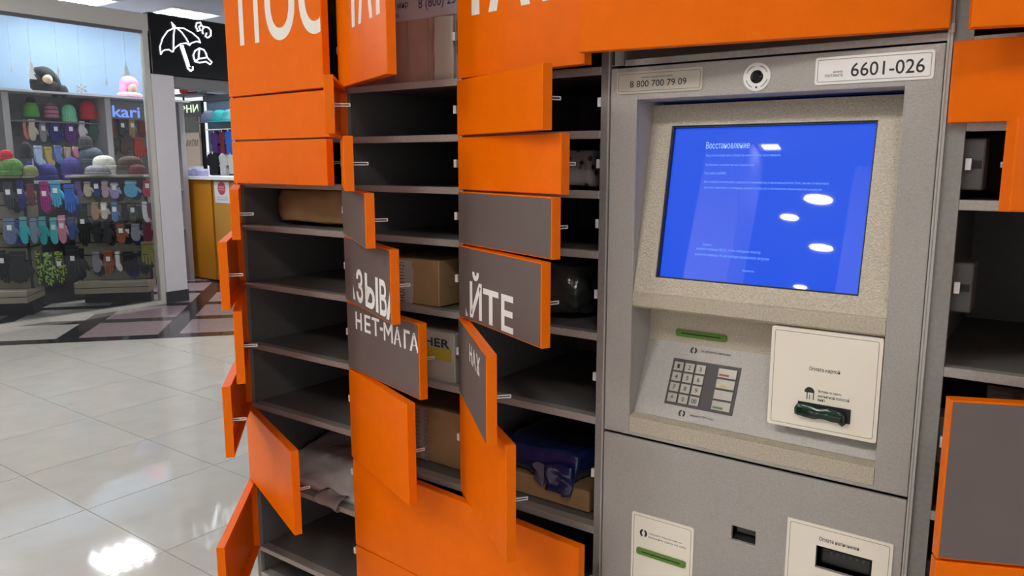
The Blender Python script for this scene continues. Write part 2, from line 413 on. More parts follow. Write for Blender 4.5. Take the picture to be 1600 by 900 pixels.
def door(parent, px, hinge_x, z0, z1, w, angle, sgn=1, face=None, letters=None, clip=None, t=T, letter_mat=None, latch=True, label=None):
    """door turning about a vertical hinge at (hinge_x, 0); local x runs along the door (sgn -1: hinged at its right edge)"""
    h = z1 - z0
    bm = bmesh.new()
    b = MB(); b.bm.free(); b.bm = bm
    x0, x1 = (0, w) if sgn > 0 else (-w, 0)
    b.box(x0, x1, -t, 0, 0, h)
    bm.normal_update()
    back = [f for f in bm.faces if f.normal.y > .9]
    es = [e for e in bm.edges if all(abs(v.co.y + t) < 1e-6 for v in e.verts)]
    r = bmesh.ops.inset_region(bm, faces=back, thickness=.010, depth=0)
    r2 = bmesh.ops.extrude_face_region(bm, geom=back)
    vs = [g for g in r2['geom'] if isinstance(g, bmesh.types.BMVert)]
    bmesh.ops.translate(bm, vec=(0, -(t - .004), 0), verts=vs)
    bmesh.ops.delete(bm, geom=[f for f in back if f.is_valid], context='FACES')
    es = [e for e in bm.edges if e.is_valid and all(abs(v.co.y + t) < 1e-6 for v in e.verts)]
    bmesh.ops.bevel(bm, geom=es, offset=.0018, segments=2, affect='EDGES', profile=.5)
    d = b.build('door', M_orange, parent)
    d.location = (hinge_x - px, 0, z0); d.rotation_euler = (0, 0, -sgn * radians(angle))
    if label: d['label'] = label
    if face:
        MB().box(x0 + .0025, x1 - .0025, -t - .0006, -t - .0001, .0025, h - .0025).build('face_film', face, d)
    if letters:
        L = [(s, a, c, zz0 - (z0 - Z), zz1 - (z0 - Z), bold) for (s, a, c, zz0, zz1, bold) in letters]
        lettering('lettering', L, letter_mat or M_letter, d, (0, -t - (.0006 if face else 0), 0), (1, 0, 0), (0, 0, 1), .0006, clip or (.003, w - .003))
    # staple latch on the inner side near the free edge
    if latch:
        xe = sgn * (w - .020); zc = h / 2
        m = MB().box(xe - .004, xe + .004, -.0035, -.0005, zc - .018, zc + .018)
        for dz in (-.0025, .0025): m.tube([(xe, -.002, zc + dz), (xe, .031, zc + dz)], .0014, 6)
        m.tube([(xe, .031, zc - .0034), (xe, .031, zc + .0034)], .0014, 6)
        m.build('latch', M_steel, d)
    for zz in (0.0015, h - .0015):
        MB().lathe([(.0033, -.0065), (.0033, .0065)], 8, (-sgn * .0042, -.0075, zz)).build('hinge_pin', M_bolt, d)
    return d

G = .0022   # half gap between doors
def zr(rows, i): return rows[i + 1] + Z + G, rows[i] + Z - G

# --- column one (wide), doors hinged at its left edge
X1, X2, X3, XM, XR, X4 = -2.018, -1.549, -1.160, -.778, -.183, .208
c1 = cabinet('wide grey locker column at the far end, several doors standing open', X1, X2, ROWS1)
ang1 = [5.0, 3.6, 4.8, 35.6, 39.8, 36.6, 41.2, 21.4, 46.0]
for i, a in enumerate(ang1):
    z0, z1 = zr(ROWS1, i)
    L = None
    if i == 0: L = [('П', .077, .175, .319, .50, .022), ('О', .208, .346, .315, .504, .022), ('С', .363, .493, .315, .504, .022)]
    door(c1, X1, X1 + .012, z0, z1, .455, a, letters=L, label='orange door lettered ПОС in cream' if L else None)
# --- column two
c2 = cabinet('middle grey locker column with the cartons and grey lettered doors', X2, X3, ROWS)
ang2 = [25.8, 46.5, 40.9, 34.5, 26.5, 16.5, 21.7]
for i, a in enumerate(ang2):
    z0, z1 = zr(ROWS, i); L = None; f = None
    if i == 0: L = [('Т', .090, .197, .313, .495, .022), ('А', .180, .285, .313, .495, .022), ('М', .310, .455, .313, .495, .022)]
    if i in (3, 4, 5): f = M_grey_face
    if i == 4: L = [('А', .00, .094, -.345, -.264, .024), ('З', .106, .162, -.347, -.262, .024), ('Ы', .180, .282, -.347, -.264, .024), ('В', .293, .343, -.348, -.264, .024), ('А', .338, .43, -.350, -.264, .024)]
    if i == 5: L = [('Н', .053, .088, -.428, -.382, .022), ('Е', .103, .136, -.428, -.382, .022), ('Т', .143, .183, -.428, -.382, .022), ('-', .186, .200, -.409, -.401, .0), ('М', .205, .250, -.431, -.385, .022), ('А', .254, .291, -.432, -.386, .022), ('Г', .303, .332, -.432, -.386, .022), ('А', .330, .371, -.432, -.387, .022)]
    door(c2, X2, X2 + .012, z0, z1, .370, a, face=f, letters=L, letter_mat=M_white if f else None, clip=((.076, .367) if i == 4 and L[1][0] == 'З' else (.038, .367) if i == 4 else None), label='door with grey front and orange edges' if f else None)
# --- column three
c3 = cabinet('grey locker column beside the payment terminal, dark parcels inside', X3, XM, ROWS, fl_r=.018)
ang3 = [9.7, 24.8, 18.3, 21.4, 24.8, 42.0, 36.1]
for i, a in enumerate(ang3):
    z0, z1 = zr(ROWS, i); L = None; f = None
    if i == 0: L = [('М', -.075, .074, .313, .495, .022), ('А', .102, .226, .313, .495, .022), ('Т', .212, .336, .313, .495, .022)]
    if i in (3, 4, 5): f = M_grey_face
    if i == 4: L = [('А', -.06, .049, -.350, -.272, .024), ('Й', .060, .120, -.349, -.243, .024), ('Т', .127, .198, -.350, -.273, .024), ('Е', .210, .262, -.352, -.273, .024)]
    if i == 5: L = [('Н', .172, .205, -.425, -.385, .022), ('А', .212, .255, -.425, -.385, .022), ('Х', .260, .308, -.425, -.385, .022)]
    door(c3, X3, X3 + .012, z0, z1, .370, a, face=f, letters=L, letter_mat=M_white if f else None, clip=((.076, .367) if i == 4 and L[1][0] == 'З' else (.038, .367) if i == 4 else None), label='door with grey front and orange edges' if f else None)
# wide doors that span columns two and three at the bottom
for i, a in ((7, 5.1), (8, 4.3)):
    z0, z1 = zr(ROWS, i)
    door(c2, X2, X2 + .012, z0, z1, .762, a, label='orange door twice as wide as the others')
# --- column four, doors hinged at its right edge
c4 = cabinet('grey locker column on the near side of the terminal, latches visible', XR, X4, ROWS4, lock_left=True, fl_l=.030)
for i, (a, w) in enumerate(((15.6, .362), (0.6, .374), (38.5, .36), (118, .36), (24.2, .36), (24.0, .36))):
    z0, z1 = zr(ROWS4, i)
    door(c4, XR, X4 - .010, z0, z1, w, a, sgn=-1, face=M_grey_face if i == 4 else None, label='door with grey front and orange edges' if i == 4 else None)

# ------------------------------------------------------------------ payment terminal
xm0, xm1 = XM + .006, XR - .006
to = (-.48, 0, 0)
term = thing('payment_terminal', 'silver payment terminal with blue screen and keypad between the locker columns', 'terminal', to)
def bld(b, n, m, p=term, **k): return b.build(n, m, p, to, **k)
OX0, OX1, OZ1, OZ0 = -.714, -.2425, .119, -.553
bld(MB().box(XM, XM + .003, 0, DEPTH, .06, 2.04).box(XR - .003, XR, 0, DEPTH, .06, 2.04).box(XM + .003, XR - .003, DEPTH - .004, DEPTH, .06, 2.04).box(XM + .004, XR - .004, .02, DEPTH, 0, .06), 'housing', M_frame)
bld(MB().box(XM + .0035, XR - .0035, .16, .164, .07, Z + .19), 'inner_panel', M_dark)
bez = bld(MB().plate(xm0, xm1, Z - .5595, Z + .181, [(OX0, OX1, Z + OZ0, Z + OZ1)], -.004, .006), 'bezel', M_silver)
mod = bez.modifiers.new('bevel', 'BEVEL'); mod.width = .0015; mod.segments = 2; mod.limit_method = 'ANGLE'
bld(MB().box(XM + .0005, XM + .0038, -.006, -.0002, .06, 2.04), 'edge_trim', M_edge)
bld(MB().box(XR - .0046, XR - .0014, -.006, -.0002, .06, 2.04), 'edge_trim', M_edge)
# recess walls
rec = bld(MB().box(OX0 - .002, OX0, .0062, .12, Z + OZ0, Z + OZ1).box(OX1, OX1 + .002, .0062, .12, Z + OZ0, Z + OZ1).box(OX0, OX1, .0062, .12, Z + OZ1, Z + OZ1 + .002), 'recess_wall', M_recess)
# tilted screen panel: top 7 cm deep, bottom flush
PL = .3825; ty, tz = .070 / PL, .376 / PL
SO = Vector((0, 0.0, Z - .258)); EX = Vector((1, 0, 0)); EY = Vector((0, ty, tz))
def panel_mesh(x0, x1, v0, v1, d0, d1, holes=()):
    """plate on the tilted plane; d = depth behind the surface"""
    b = MB().plate(x0, x1, v0, v1, list(holes), d0, d1)
    n = EX.cross(EY)          # points out of the screen (towards -y)
    M4 = Matrix(((1, 0, 0, SO.x), (0, -n.y, ty, SO.y), (0, -n.z, tz, SO.z), (0, 0, 0, 1)))
    return b.xf(M4)
SX0, SX1, SV0, SV1 = -.669, -.2905, .0325, .3345
scrp = bld(panel_mesh(OX0 + .0005, OX1 - .0005, 0.0, PL - .006, 0, .004, [(SX0, SX1, SV0, SV1)]), 'screen_panel', M_silver_lit)
bld(panel_mesh(SX0 - .004, SX1 + .004, SV0 - .004, SV1 + .004, .0045, .014, [(SX0 + .003, SX1 - .003, SV0 + .003, SV1 - .003)]), 'screen_bezel', M_black, scrp)
# the lit screen: blue deepening downwards-left as on the panel
M_screen = bpy.data.materials.new('lit_blue_screen'); nt, b = nodes_of(M_screen)
b.inputs['Base Color'].default_value = (.02, .03, .06, 1); b.inputs['Roughness'].default_value = .02; b.inputs['Specular IOR Level'].default_value = 1.0
b.inputs['Emission Color'].default_value = (.012, .095, .93, 1); b.inputs['Emission Strength'].default_value = .62
scr = bld(panel_mesh(SX0 - .003, SX1 + .003, SV0 - .003, SV1 + .003, .0145, .018), 'screen', M_screen, scrp)
M_scrtext = emission('screen_text', (.36, .56, 1.0), .95)
M_scrtext2 = emission('screen_text_dim', (.22, .42, 1.0), .85)
n_scr = EX.cross(EY).normalized()
so = SO - n_scr * .0145 - Vector(to)
LB = [('Восстановление', -.599, -.513, .291, .304, .0)]
LS = [('Ваш компьютер или устройство необходимо восстановить.', -.597, -.452, .2745, .2805, 0),
      ('Требуемое устройство не подключено', -.597, -.499, .2565, .2620, 0), ('Код ошибки: 0xc000000f', -.596, -.553, .2400, .2460, 0),
      ('Вам потребуется использовать средства восстановления на установочном носителе. Если у вас нет установочного', -.595, -.363, .2235, .2290, 0),
      ('носителя, обратитесь к системному администратору или к изготовителю компьютера или устройства', -.594, -.374, .2125, .2180, 0),
      ('Нажмите', -.584, -.566, .1025, .1075, 0), ('нажмите клавишу ВВОД, чтобы повторить попытку', -.595, -.470, .0925, .0990, 0),
      ('нажмите клавишу F8 для выбора параметров загрузки', -.597, -.453, .0815, .0880, 0), ('Параметры', -.501, -.478, .0575, .0625, 0)]
lettering('screen_heading', LB, M_scrtext, scrp, so, EX, EY, .0008)
lettering('screen_text', LS[:5], M_scrtext2, scrp, so, EX, EY, .0008)
lettering('screen_hint', LS[5:], M_scrtext2, scrp, so, EX, EY, .0008)
# strip under the screen, then the lower recess
bld(MB().prism([(0, Z - .2585), (-.003, Z - .262), (-.003, Z - .286), (.002, Z - .2905), (.082, Z - .2905), (.082, Z - .2585)], 'x', OX0 + .0005, OX1 - .0005), 'bridge', M_silver_lit)
backp = bld(MB().box(OX0 + .0005, -.430, .080, .084, Z - .385, Z - .291), 'slot_panel', M_silver_lit)
def slot(x0, x1, z0, z1, y, parent, name='receipt_slot'):
    s = bld(MB().prism(rrect(x0, x1, z0, z1, (z1 - z0) * .3), 'y', y - .003, y - .0002), name, M_green, parent)
    bld(MB().box(x0 + .012, x1 - .012, y - .0036, y - .0031, (z0 + z1) / 2 - .001, (z0 + z1) / 2 + .001), 'slit', M_dark, s)
slot(-.653, -.544, Z - .356, Z - .341, .080, backp)
KO = Vector((0, .012, Z - .513)); KL = .1584; ky, kz = .068 / KL, .143 / KL
KE = Vector((0, ky, kz)); kn = EX.cross(KE)
def kmesh(x0, x1, v0, v1, d0, d1):
    b = MB().plate(x0, x1, v0, v1, [], d0, d1)
    return b.xf(Matrix(((1, 0, 0, 0), (0, -kn.y, ky, KO.y), (0, -kn.z, kz, KO.z), (0, 0, 0, 1))))
KS = KL / .1639
kp = bld(kmesh(OX0 + .0005, OX1 - .0005, 0, KL, 0, .004), 'keypad_panel', M_silver)
bld(kmesh(-.649, -.507, .030 * KS, .129 * KS, -.002, -.0003), 'keypad_plate', mat('keypad_dark', (.06, .055, .055), rough=.5), kp)
M_key = mat('key_metal', (.33, .305, .265), rough=.35, metal=.5)
ko = KO - Vector(to)
keys = ['1', '2', '3', '4', '5', '6', '7', '8', '9', '*', '0', '00']
KT = []
for i, c in enumerate(keys):
    r, q = divmod(i, 3)
    x0 = -.6435 + q * .0236; v1 = (.1215 - r * .0226) * KS
    bld(kmesh(x0, x0 + .0195, v1 - .0178, v1, -.0048, -.0021), 'key', M_key, kp)
    cw = .0055 if len(c) == 1 else .011
    KT.append((c, x0 + .00975 - cw / 2, x0 + .00975 + cw / 2, v1 - (.0135 if c != '*' else .011), v1 - .0045, .01))
for i, c in enumerate(((.42, .06, .05), (.62, .47, .13), None, (.06, .22, .06))):
    v1 = (.1215 - i * .0226) * KS
    bld(kmesh(-.5495, -.5125, v1 - .0178, v1, -.0048, -.0021), 'function_key', M_key, kp)
    if c: bld(kmesh(-.547, -.527, v1 - .015, v1 - .011, -.0053, -.0049), 'colour_mark', mat('key_mark', c, rough=.5), kp)
lettering('key_lettering', KT, M_ink, kp, ko, EX, KE, .0054)
lettering('panel_lettering', [('Не забудьте квитанцию', -.595, -.533, .1445, .1500, .006), ('Введите ПИН-код', -.590, -.543, .0125, .0175, .006)], M_ink, kp, ko, EX, KE, .0006)
def round_icon(x, v, r):
    b = MB()
    for a0, a1 in ((100, 250), (-60, 70)):
        b.prism([(x + r * cos(radians(a0 + (a1 - a0) * k / 10)), v + r * sin(radians(a0 + (a1 - a0) * k / 10))) for k in range(11)] + [(x + r * .45 * cos(radians(a1 + (a0 - a1) * k / 8)), v + r * .6 * sin(radians(a1 + (a0 - a1) * k / 8))) for k in range(9)], 'y', -.0006, -.0002)
    return b
KM = Matrix(((1, 0, 0, 0), (0, -kn.y, ky, KO.y), (0, -kn.z, kz, KO.z), (0, 0, 0, 1)))
bld(round_icon(-.611, .146, .0072).xf(KM), 'icon', M_ink, kp); bld(round_icon(-.608, .015, .0072).xf(KM), 'icon', M_ink, kp)
bld(MB().prism([(.012, Z - .5135), (-.0035, Z - .520), (-.0035, Z - .5525), (.02, Z - .5525), (.02, Z - .5165)], 'x', OX0 + .0005, OX1 - .0005), 'front_lip', M_silver_lit)
# card reader box
cx0, cx1, cz0, cz1 = -.430, -.2435, Z - .476, Z - .2925
cb = bld(MB().box(cx0 + .003, cx1 - .001, .001, .11, cz0 + .003, cz1), 'card_box', M_silver)
cpl = bld(MB().prism(rrect(cx0, cx1, cz0, cz1, .004), 'y', -.005, .001), 'card_plate', M_cream, cb)
def border(x0, x1, z0, z1, r, y, parent, w=.0009, m=None):
    a = rrect(x0, x1, z0, z1, r); c = rrect(x0 + w, x1 - w, z0 + w, z1 - w, max(r - w, .0005))
    b = MB(); A_ = [b.bm.verts.new((p[0], y, p[1])) for p in a]; C_ = [b.bm.verts.new((p[0], y, p[1])) for p in c]
    for i in range(len(a)): b.bm.faces.new((A_[i], A_[(i + 1) % len(a)], C_[(i + 1) % len(a)], C_[i]))
    return bld(b, 'printed_border', m or M_thinink, parent)
def words(items, y, parent, m=None, name='lettering'):
    return lettering(name, items, m or M_ink, parent, Vector((0, y, Z)) - Vector(to), (1, 0, 0), (0, 0, 1), .0003)
border(cx0 + .006, cx1 - .006, cz0 + .006, cz1 - .006, .004, -.0053, cb)
words([('Оплата картой', -.361, -.309, -.3665, -.3575, .012)], -.005, cb)
words([('Вставьте карту', -.343, -.304, -.4040, -.3980, .008), ('магнитной полосой', -.343, -.291, -.4115, -.4055, .008), ('вниз', -.343, -.331, -.4185, -.4135, .008)], -.005, cb)
bld(MB().prism([(-.358 + .0085 * cos(radians(a)), Z - .404 + .0085 * sin(radians(a))) for a in range(-10, 191, 20)], 'y', -.0056, -.0052).box(-.3625, -.361, -.0056, -.0052, Z - .418, Z - .404).box(-.3515, -.350, -.0056, -.0052, Z - .418, Z - .404).box(-.358, -.3570, -.0056, -.0052, Z - .418, Z - .409), 'icon', M_ink, cb)
bld(MB().box(-.3765, -.287, -.0070, -.0052, Z - .450, Z - .424), 'slot_frame', M_black, cb)
mth = MB()
pts = [(-.379, -.446), (-.380, -.435), (-.376, -.427), (-.360, -.426), (-.340, -.430), (-.325, -.427), (-.310, -.428), (-.296, -.432), (-.293, -.440), (-.293, -.450), (-.298, -.454), (-.305, -.449), (-.318, -.449), (-.332, -.446), (-.345, -.450), (-.360, -.449)]
mth.prism([(x, Z + z) for x, z in pts], 'y', -.020, -.0072)
bmesh.ops.bevel(mth.bm, geom=[e for e in mth.bm.edges if all(v.co.y < -.019 for v in e.verts)], offset=.005, segments=3, affect='EDGES')
bld(mth, 'card_mouth', M_green_dark, cb, smooth=True)
# top labels and camera
def label_plate(x0, x1, z0, z1, r, name='label_plate', y=-.0042, m=None):
    p = bld(MB().prism(rrect(x0, x1, Z + z0, Z + z1, r), 'y', y - .0016, y), name, m or M_cream)
    border(x0 + .004, x1 - .004, Z + z0 + .004, Z + z1 - .004, r * .7, y - .0019, p)
    return p
p = label_plate(-.7585, -.581, .131, .1725, .004, m=mat('aged_label', (.62, .57, .47), rough=.35))
words([('8 800 700 79 09', -.729, -.612, .1425, .1548, .006), ('единый справочный центр', -.705, -.640, .1585, .1625, .0)], -.0058, p)
p = label_plate(-.3815, -.2025, .128, .1725, .004, m=M_white)
words([('6601-026', -.3245, -.2155, .1385, .1605, .006), ('номер', -.352, -.337, .1455, .1490, .0), ('постамата', -.365, -.337, .1400, .1440, .0)], -.0058, p)
cr = bld(MB().lathe([(.0, -.0046), (.023, -.0046), (.0245, -.0055), (.0245, -.0042), (0, -.0042)][1:4], 40, (-.4805, 0, Z + .148), axis='y').lathe([(.0001, -.0060), (.0235, -.0060), (.0235, -.0046), (.0001, -.0046)], 40, (-.4805, 0, Z + .148), axis='y'), 'camera_ring', M_white)
bld(MB().lathe([(.0001, -.0105), (.006, -.0105), (.010, -.0068), (.0115, -.0062), (.0001, -.0061)], 28, (-.4805, 0, Z + .148), axis='y'), 'camera_lens', mat('lens_black', (.008, .008, .010), rough=.15), cr)
for a0, a1 in ((20, 75), (105, 160), (195, 245), (295, 345)):
    q = [(.0185, a0 + (a1 - a0) * k / 8) for k in range(9)] + [(.0195, a1 + (a0 - a1) * k / 8) for k in range(9)]
    bld(MB().prism([(-.4805 + r * cos(radians(a)), Z + .148 + r * sin(radians(a))) for r, a in q], 'y', -.0064, -.0061), 'printed_arc', M_ink, cr)
bld(MB().lathe([(.0001, -.0066), (.0018, -.0066), (.0018, -.0061), (.0001, -.0061)], 12, (-.4805, 0, Z + .130), axis='y'), 'printed_dot', M_ink, cr)
# lower panel
lp = bld(MB().plate(xm0, xm1, .075, Z - .5655, [(-.487, -.4405, Z - .7245, Z - .6955), (-.329, -.2345, Z - .7305, Z - .6872)], -.004, .004), 'lower_panel', M_silver)
mod = lp.modifiers.new('bevel', 'BEVEL'); mod.width = .0012; mod.segments = 2; mod.limit_method = 'ANGLE'
bld(MB().box(-.489, -.4385, .030, .034, Z - .7265, Z - .6935).prism([(.0042, Z - .7245), (.030, Z - .7195), (.030, Z - .7245)], 'x', -.487, -.4405), 'coin_tray', M_dark, lp)
bld(MB().box(-.484, -.4435, .012, .029, Z - .714, Z - .700, .002, 1), 'coin_flap', mat('flap_plastic', (.05, .048, .045), rough=.3), lp)
p = bld(MB().prism(rrect(-.7005, -.563, Z - .93, Z - .7235, .005), 'y', -.0058, -.0042), 'slot_plate', M_cream, lp)
border(-.6955, -.568, Z - .925, Z - .7290, .004, -.0061, lp)
slot(-.687, -.577, Z - .8140, Z - .7995, -.0058, lp)
words([('Заберите банковский чек', -.661, -.5865, -.7650, -.7610, .006), ('возьмите сдачу по чеку', -.661, -.5775, -.7735, -.7695, .006)], -.0058, lp)
bld(round_icon(-.673, Z - .766, .0085).xf(Matrix.Translation((0, -.0058, 0))), 'icon', M_ink, lp)
p = bld(MB().plate(-.382, -.203, Z - .86, Z - .6485, [(-.329, -.2345, Z - .7305, Z - .6872)], -.0062, -.0042), 'banknote_plate', M_cream, lp)
border(-.377, -.208, Z - .855, Z - .6535, .004, -.0065, lp)
words([('Оплата наличными', -.3245, -.2570, -.6765, -.6690, .012)], -.0062, lp)
bld(MB().box(-.331, -.2325, .040, .044, Z - .735, Z - .684), 'banknote_cavity', M_dark, lp)
ba = MB().box(-.326, -.238, .016, .039, Z - .730, Z - .700, .004, 2)
bld(ba, 'banknote_acceptor', mat('acceptor_grey', (.035, .036, .033), rough=.35), lp)
for k in range(6):
    x = -.310 + k * .011
    bld(MB().prism([(x, Z - .703), (x + .006, Z - .703), (x + .003, Z - .709)], 'y', .0145, .0158), 'arrow_mark', mat('arrow_grey', (.12, .12, .11)) if k == 0 else bpy.data.materials['arrow_grey'], lp)
# compartment above, its rail and wide door
bld(MB().box(XM + .004, XR - .004, .0, .5, Z + .186, Z + .1885), 'upper_shelf', M_inside)
bld(MB().box(XM + .035, XR - .004, -.002, .002, Z + .1845, Z + .196), 'upper_rail', M_lip)
bld(MB().box(XM + .012, XM + .032, -.001, .012, Z + .186, 2.04), 'upright', M_frame)
topd = door(term, -.48, XR - .004, Z + .2005, Z + .66, .602, 9.6, sgn=-1, label='wide orange door above the terminal')
# ------------------------------------------------------------------ parcels in the compartments
M_kraft = mat('kraft_paper', (.36, .215, .095), rough=.7, noise=.10, nscale=18)
M_card = mat('carton', (.40, .25, .115), rough=.75, noise=.06, nscale=30)
M_tape = mat('pale_tape', (.48, .44, .40), rough=.3)

def lump(bm_box, amp, scale, seed):
    rnd = random.Random(seed)
    from mathutils import noise
    off = Vector((rnd.random() * 50, rnd.random() * 50, rnd.random() * 50))
    for v in bm_box.bm.verts:
        n = noise.noise_vector(v.co * scale + off)
        n.z *= .6
        v.co += n * amp
    return bm_box
def soft_block(x0, x1, y0, y1, z0, z1, amp, scale, seed, cuts=8, rnd=.35):
    b = MB().box(x0, x1, y0, y1, z0, z1)
    bmesh.ops.subdivide_edges(b.bm, edges=b.bm.edges[:], cuts=cuts, use_grid_fill=True)
    c = Vector(((x0 + x1) / 2, (y0 + y1) / 2, (z0 + z1) / 2)); h = Vector(((x1 - x0) / 2, (y1 - y0) / 2, (z1 - z0) / 2))
    for v in b.bm.verts:
        q = Vector(((v.co.x - c.x) / h.x, (v.co.y - c.y) / h.y, (v.co.z - c.z) / h.z))
        s = q.copy(); L = max(abs(q.x), abs(q.y), abs(q.z)); s = q.normalized() * L
        m = q.lerp(s, rnd); v.co = c + Vector((m.x * h.x, m.y * h.y, m.z * h.z))
    lump(b, amp, scale, seed)
    zmin = min(v.co.z for v in b.bm.verts)
    for v in b.bm.verts: v.co.z = max(v.co.z + (z0 - zmin) , z0)
    return b
def carton(label, x0, x1, y0, y1, z0, h, m, cat='box'):
    t = thing('parcel_box', label, cat, ((x0 + x1) / 2, (y0 + y1) / 2, z0)); o = t.location[:]
    MB().box(x0, x1, y0, y1, z0, z0 + h, .002, 1).build('carton', m, t, o)
    return t, o
SH = .0046   # shelf top above the row line
# brown paper package, column one
b = soft_block(-1.975, -1.600, .075, .26, Z - .188 + SH, Z - .073, .008, 9, 3, cuts=14, rnd=.45)
lump(b, .004, 30, 4)
tag(b.build('paper_package', M_kraft, None, (-1.79, .17, Z - .188 + SH), smooth=True), 'rounded brown paper package lying on a shelf of the far column', 'parcel')
# pale mailer bag hanging over its shelf, column one
M_mailer = mat('pale_mailer_film', (.66, .59, .55), rough=.35, noise=.10, nscale=14, bump=.5, bscale=30)
mb = MB(); nx, ny = 40, 34; grid = []
from mathutils import noise as _n
for j in range(ny + 1):
    row = []
    for i in range(nx + 1):
        u, v = i / nx, j / ny
        x = -1.985 + u * .40; y = .028 + v * .34
        z = Z - .973 + .010 + .075 * v ** .8 * (1 - .4 * abs(u - .45)) + (.022 * _n.noise(Vector((x * 9, y * 11, 1.3))) + .008 * _n.noise(Vector((x * 40, y * 26, 4.1)))) * (.3 + v) + .012
        row.append(mb.bm.verts.new((x, y, z)))
    grid.append(row)
for j in range(ny):
    for i in range(nx): mb.bm.faces.new((grid[j][i], grid[j][i + 1], grid[j + 1][i + 1], grid[j + 1][i]))
r = bmesh.ops.extrude_face_region(mb.bm, geom=mb.bm.faces[:])
for g in r['geom']:
    if isinstance(g, bmesh.types.BMVert): g.co.z = Z - .973 + SH + .001
bmesh.ops.recalc_face_normals(mb.bm, faces=mb.bm.faces[:])
t = thing('mailer_bag', 'pale crumpled plastic mailer bag spread on a low shelf, corner rolled', 'parcel', (-1.78, .2, Z - .973 + SH)); o = t.location[:]
mb.build('bag', M_mailer, t, o, smooth=True)
cz = Z - .973 + SH
curl = MB()
prof = [(.040 - .0, .016), (.020, .016), (.004, .012), (-.006, .003), (-.010, -.008), (-.006, -.016), (.002, -.017), (.006, -.010), (.003, -.005)]
from math import sqrt
rows_ = []
for k, x in enumerate([-1.715 + .012 * q for q in range(10)]):
    s_ = .75 + .25 * sin(k * .9); rows_.append([curl.bm.verts.new((x, y - .006 - k * .0012, cz + z * s_ + .010)) for y, z in prof])
for ra, rb in zip(rows_, rows_[1:]):
    for i in range(len(prof) - 1): curl.bm.faces.new((ra[i], ra[i + 1], rb[i + 1], rb[i]))
bmesh.ops.solidify(curl.bm, geom=curl.bm.faces[:], thickness=.0015)
curl.build('rolled_corner', M_mailer, t, o, smooth=True)

# big film-wrapped box, column two top
M_wrap = mat('pinkish_wrapped_carton', (.40, .255, .205), rough=.28, noise=.16, nscale=12, bump=.4, bscale=40, coat=.4)
t, o = carton('big film wrapped pinkish box with a printed phone number, in the top compartment', -1.52, -1.19, .03, .40, Z + .182 + SH, .34, M_wrap)
MB().box(-1.515, -1.192, .0285, .0297, Z + .335, Z + .50).build('printed_label', mat('lilac_label', (.47, .42, .44), rough=.4), t, o)
M_blueink = mat('navy_ink', (.03, .035, .10), rough=.5)
for (a, b_) in ((-1.425, -1.395), (-1.355, -1.345), (-1.285, -1.281)):
    MB().box(a, b_, .0285, .0297, Z + .187, Z + .334).build('tape_strip', mat('brown_tape_%d' % int(-a * 1000), (.34, .235, .18), rough=.2), t, o)
b = soft_block(-1.262, -1.200, .022, .030, Z + .187, Z + .334, .004, 30, 5, rnd=.1)
b.build('film_fold', mat('clear_film_fold', (.52, .45, .38), rough=.15, coat=.6), t, o, smooth=True)
lettering('lettering', [('ИНТЕРНЕТ', -1.315, -1.180, .392, .417, .01), ('8 (800) 25', -1.312, -1.197, .352, .381, .008)], M_blueink, t, Vector((0, .0285, Z)) - Vector(o), (1, 0, 0), (0, 0, 1), .0004)
lettering('lettering', [('ский мир', -1.43, -1.345, .362, .383, .008), ('ние', -1.43, -1.362, .398, .413, .012), ('посылок', -1.43, -1.375, .345, .354, .0)], M_blueink, t, Vector((0, .0285, Z)) - Vector(o), (1, 0, 0), (0, 0, 1), .0004)
# carton with writing along a pale tape, column two
t, o = carton('brown carton with handwriting on a pale tape, behind the ЗЫВА door', -1.455, -1.262, .03, .30, Z - .361 + SH, .115, M_card)
MB().prism([(-1.454, Z - .3575), (-1.352, Z - .3575), (-1.346, Z - .268), (-1.352, Z - .266), (-1.352, Z - .2475), (-1.454, Z - .2475)], 'y', .0283, .0297).build('tape', M_tape, t, o)
lettering('lettering', [('НОЛЗ', -.353, -.302, -1.398, -1.377, .004), ('111121', -.296, -.252, -1.394, -1.377, .004)], M_ink, t, Vector((-2.775, .0283, Z)) - Vector(o), (0, 0, 1), (-1, 0, 0), .0004) if False else lettering('lettering', [('НОЛЗ', -.353, -.302, 0, .021, .004), ('111121', -.296, -.252, .002, .019, .0)], M_ink, t, Vector((-1.376, .0283, Z)) - Vector(o), (0, 0, 1), (-1, 0, 0), .0004)
# white and yellow box
M_whitebox = mat('cream_carton', (.52, .47, .40), rough=.5)
t, o = carton('cream box with bold black letters and a yellow band, behind НЕТ-МАГА door', -1.43, -1.207, .022, .36, Z - .545 + SH, .124, M_whitebox)
MB().box(-1.425, -1.216, .0205, .0217, Z - .487, Z - .458).build('yellow_band', mat('yellow_print', (.58, .42, .05), rough=.5), t, o)
lettering('lettering', [('KÄRCHER', -1.425, -1.222, -.455, -.428, .02)], M_ink, t, Vector((0, .0205, Z)) - Vector(o), (1, 0, 0), (0, 0, 1), .0004)
MB().box(-1.428, -1.204, .0215, .36, Z - .546 + SH + .001, Z - .546 + SH + .003).build('lid_edge', M_whitebox, t, o)
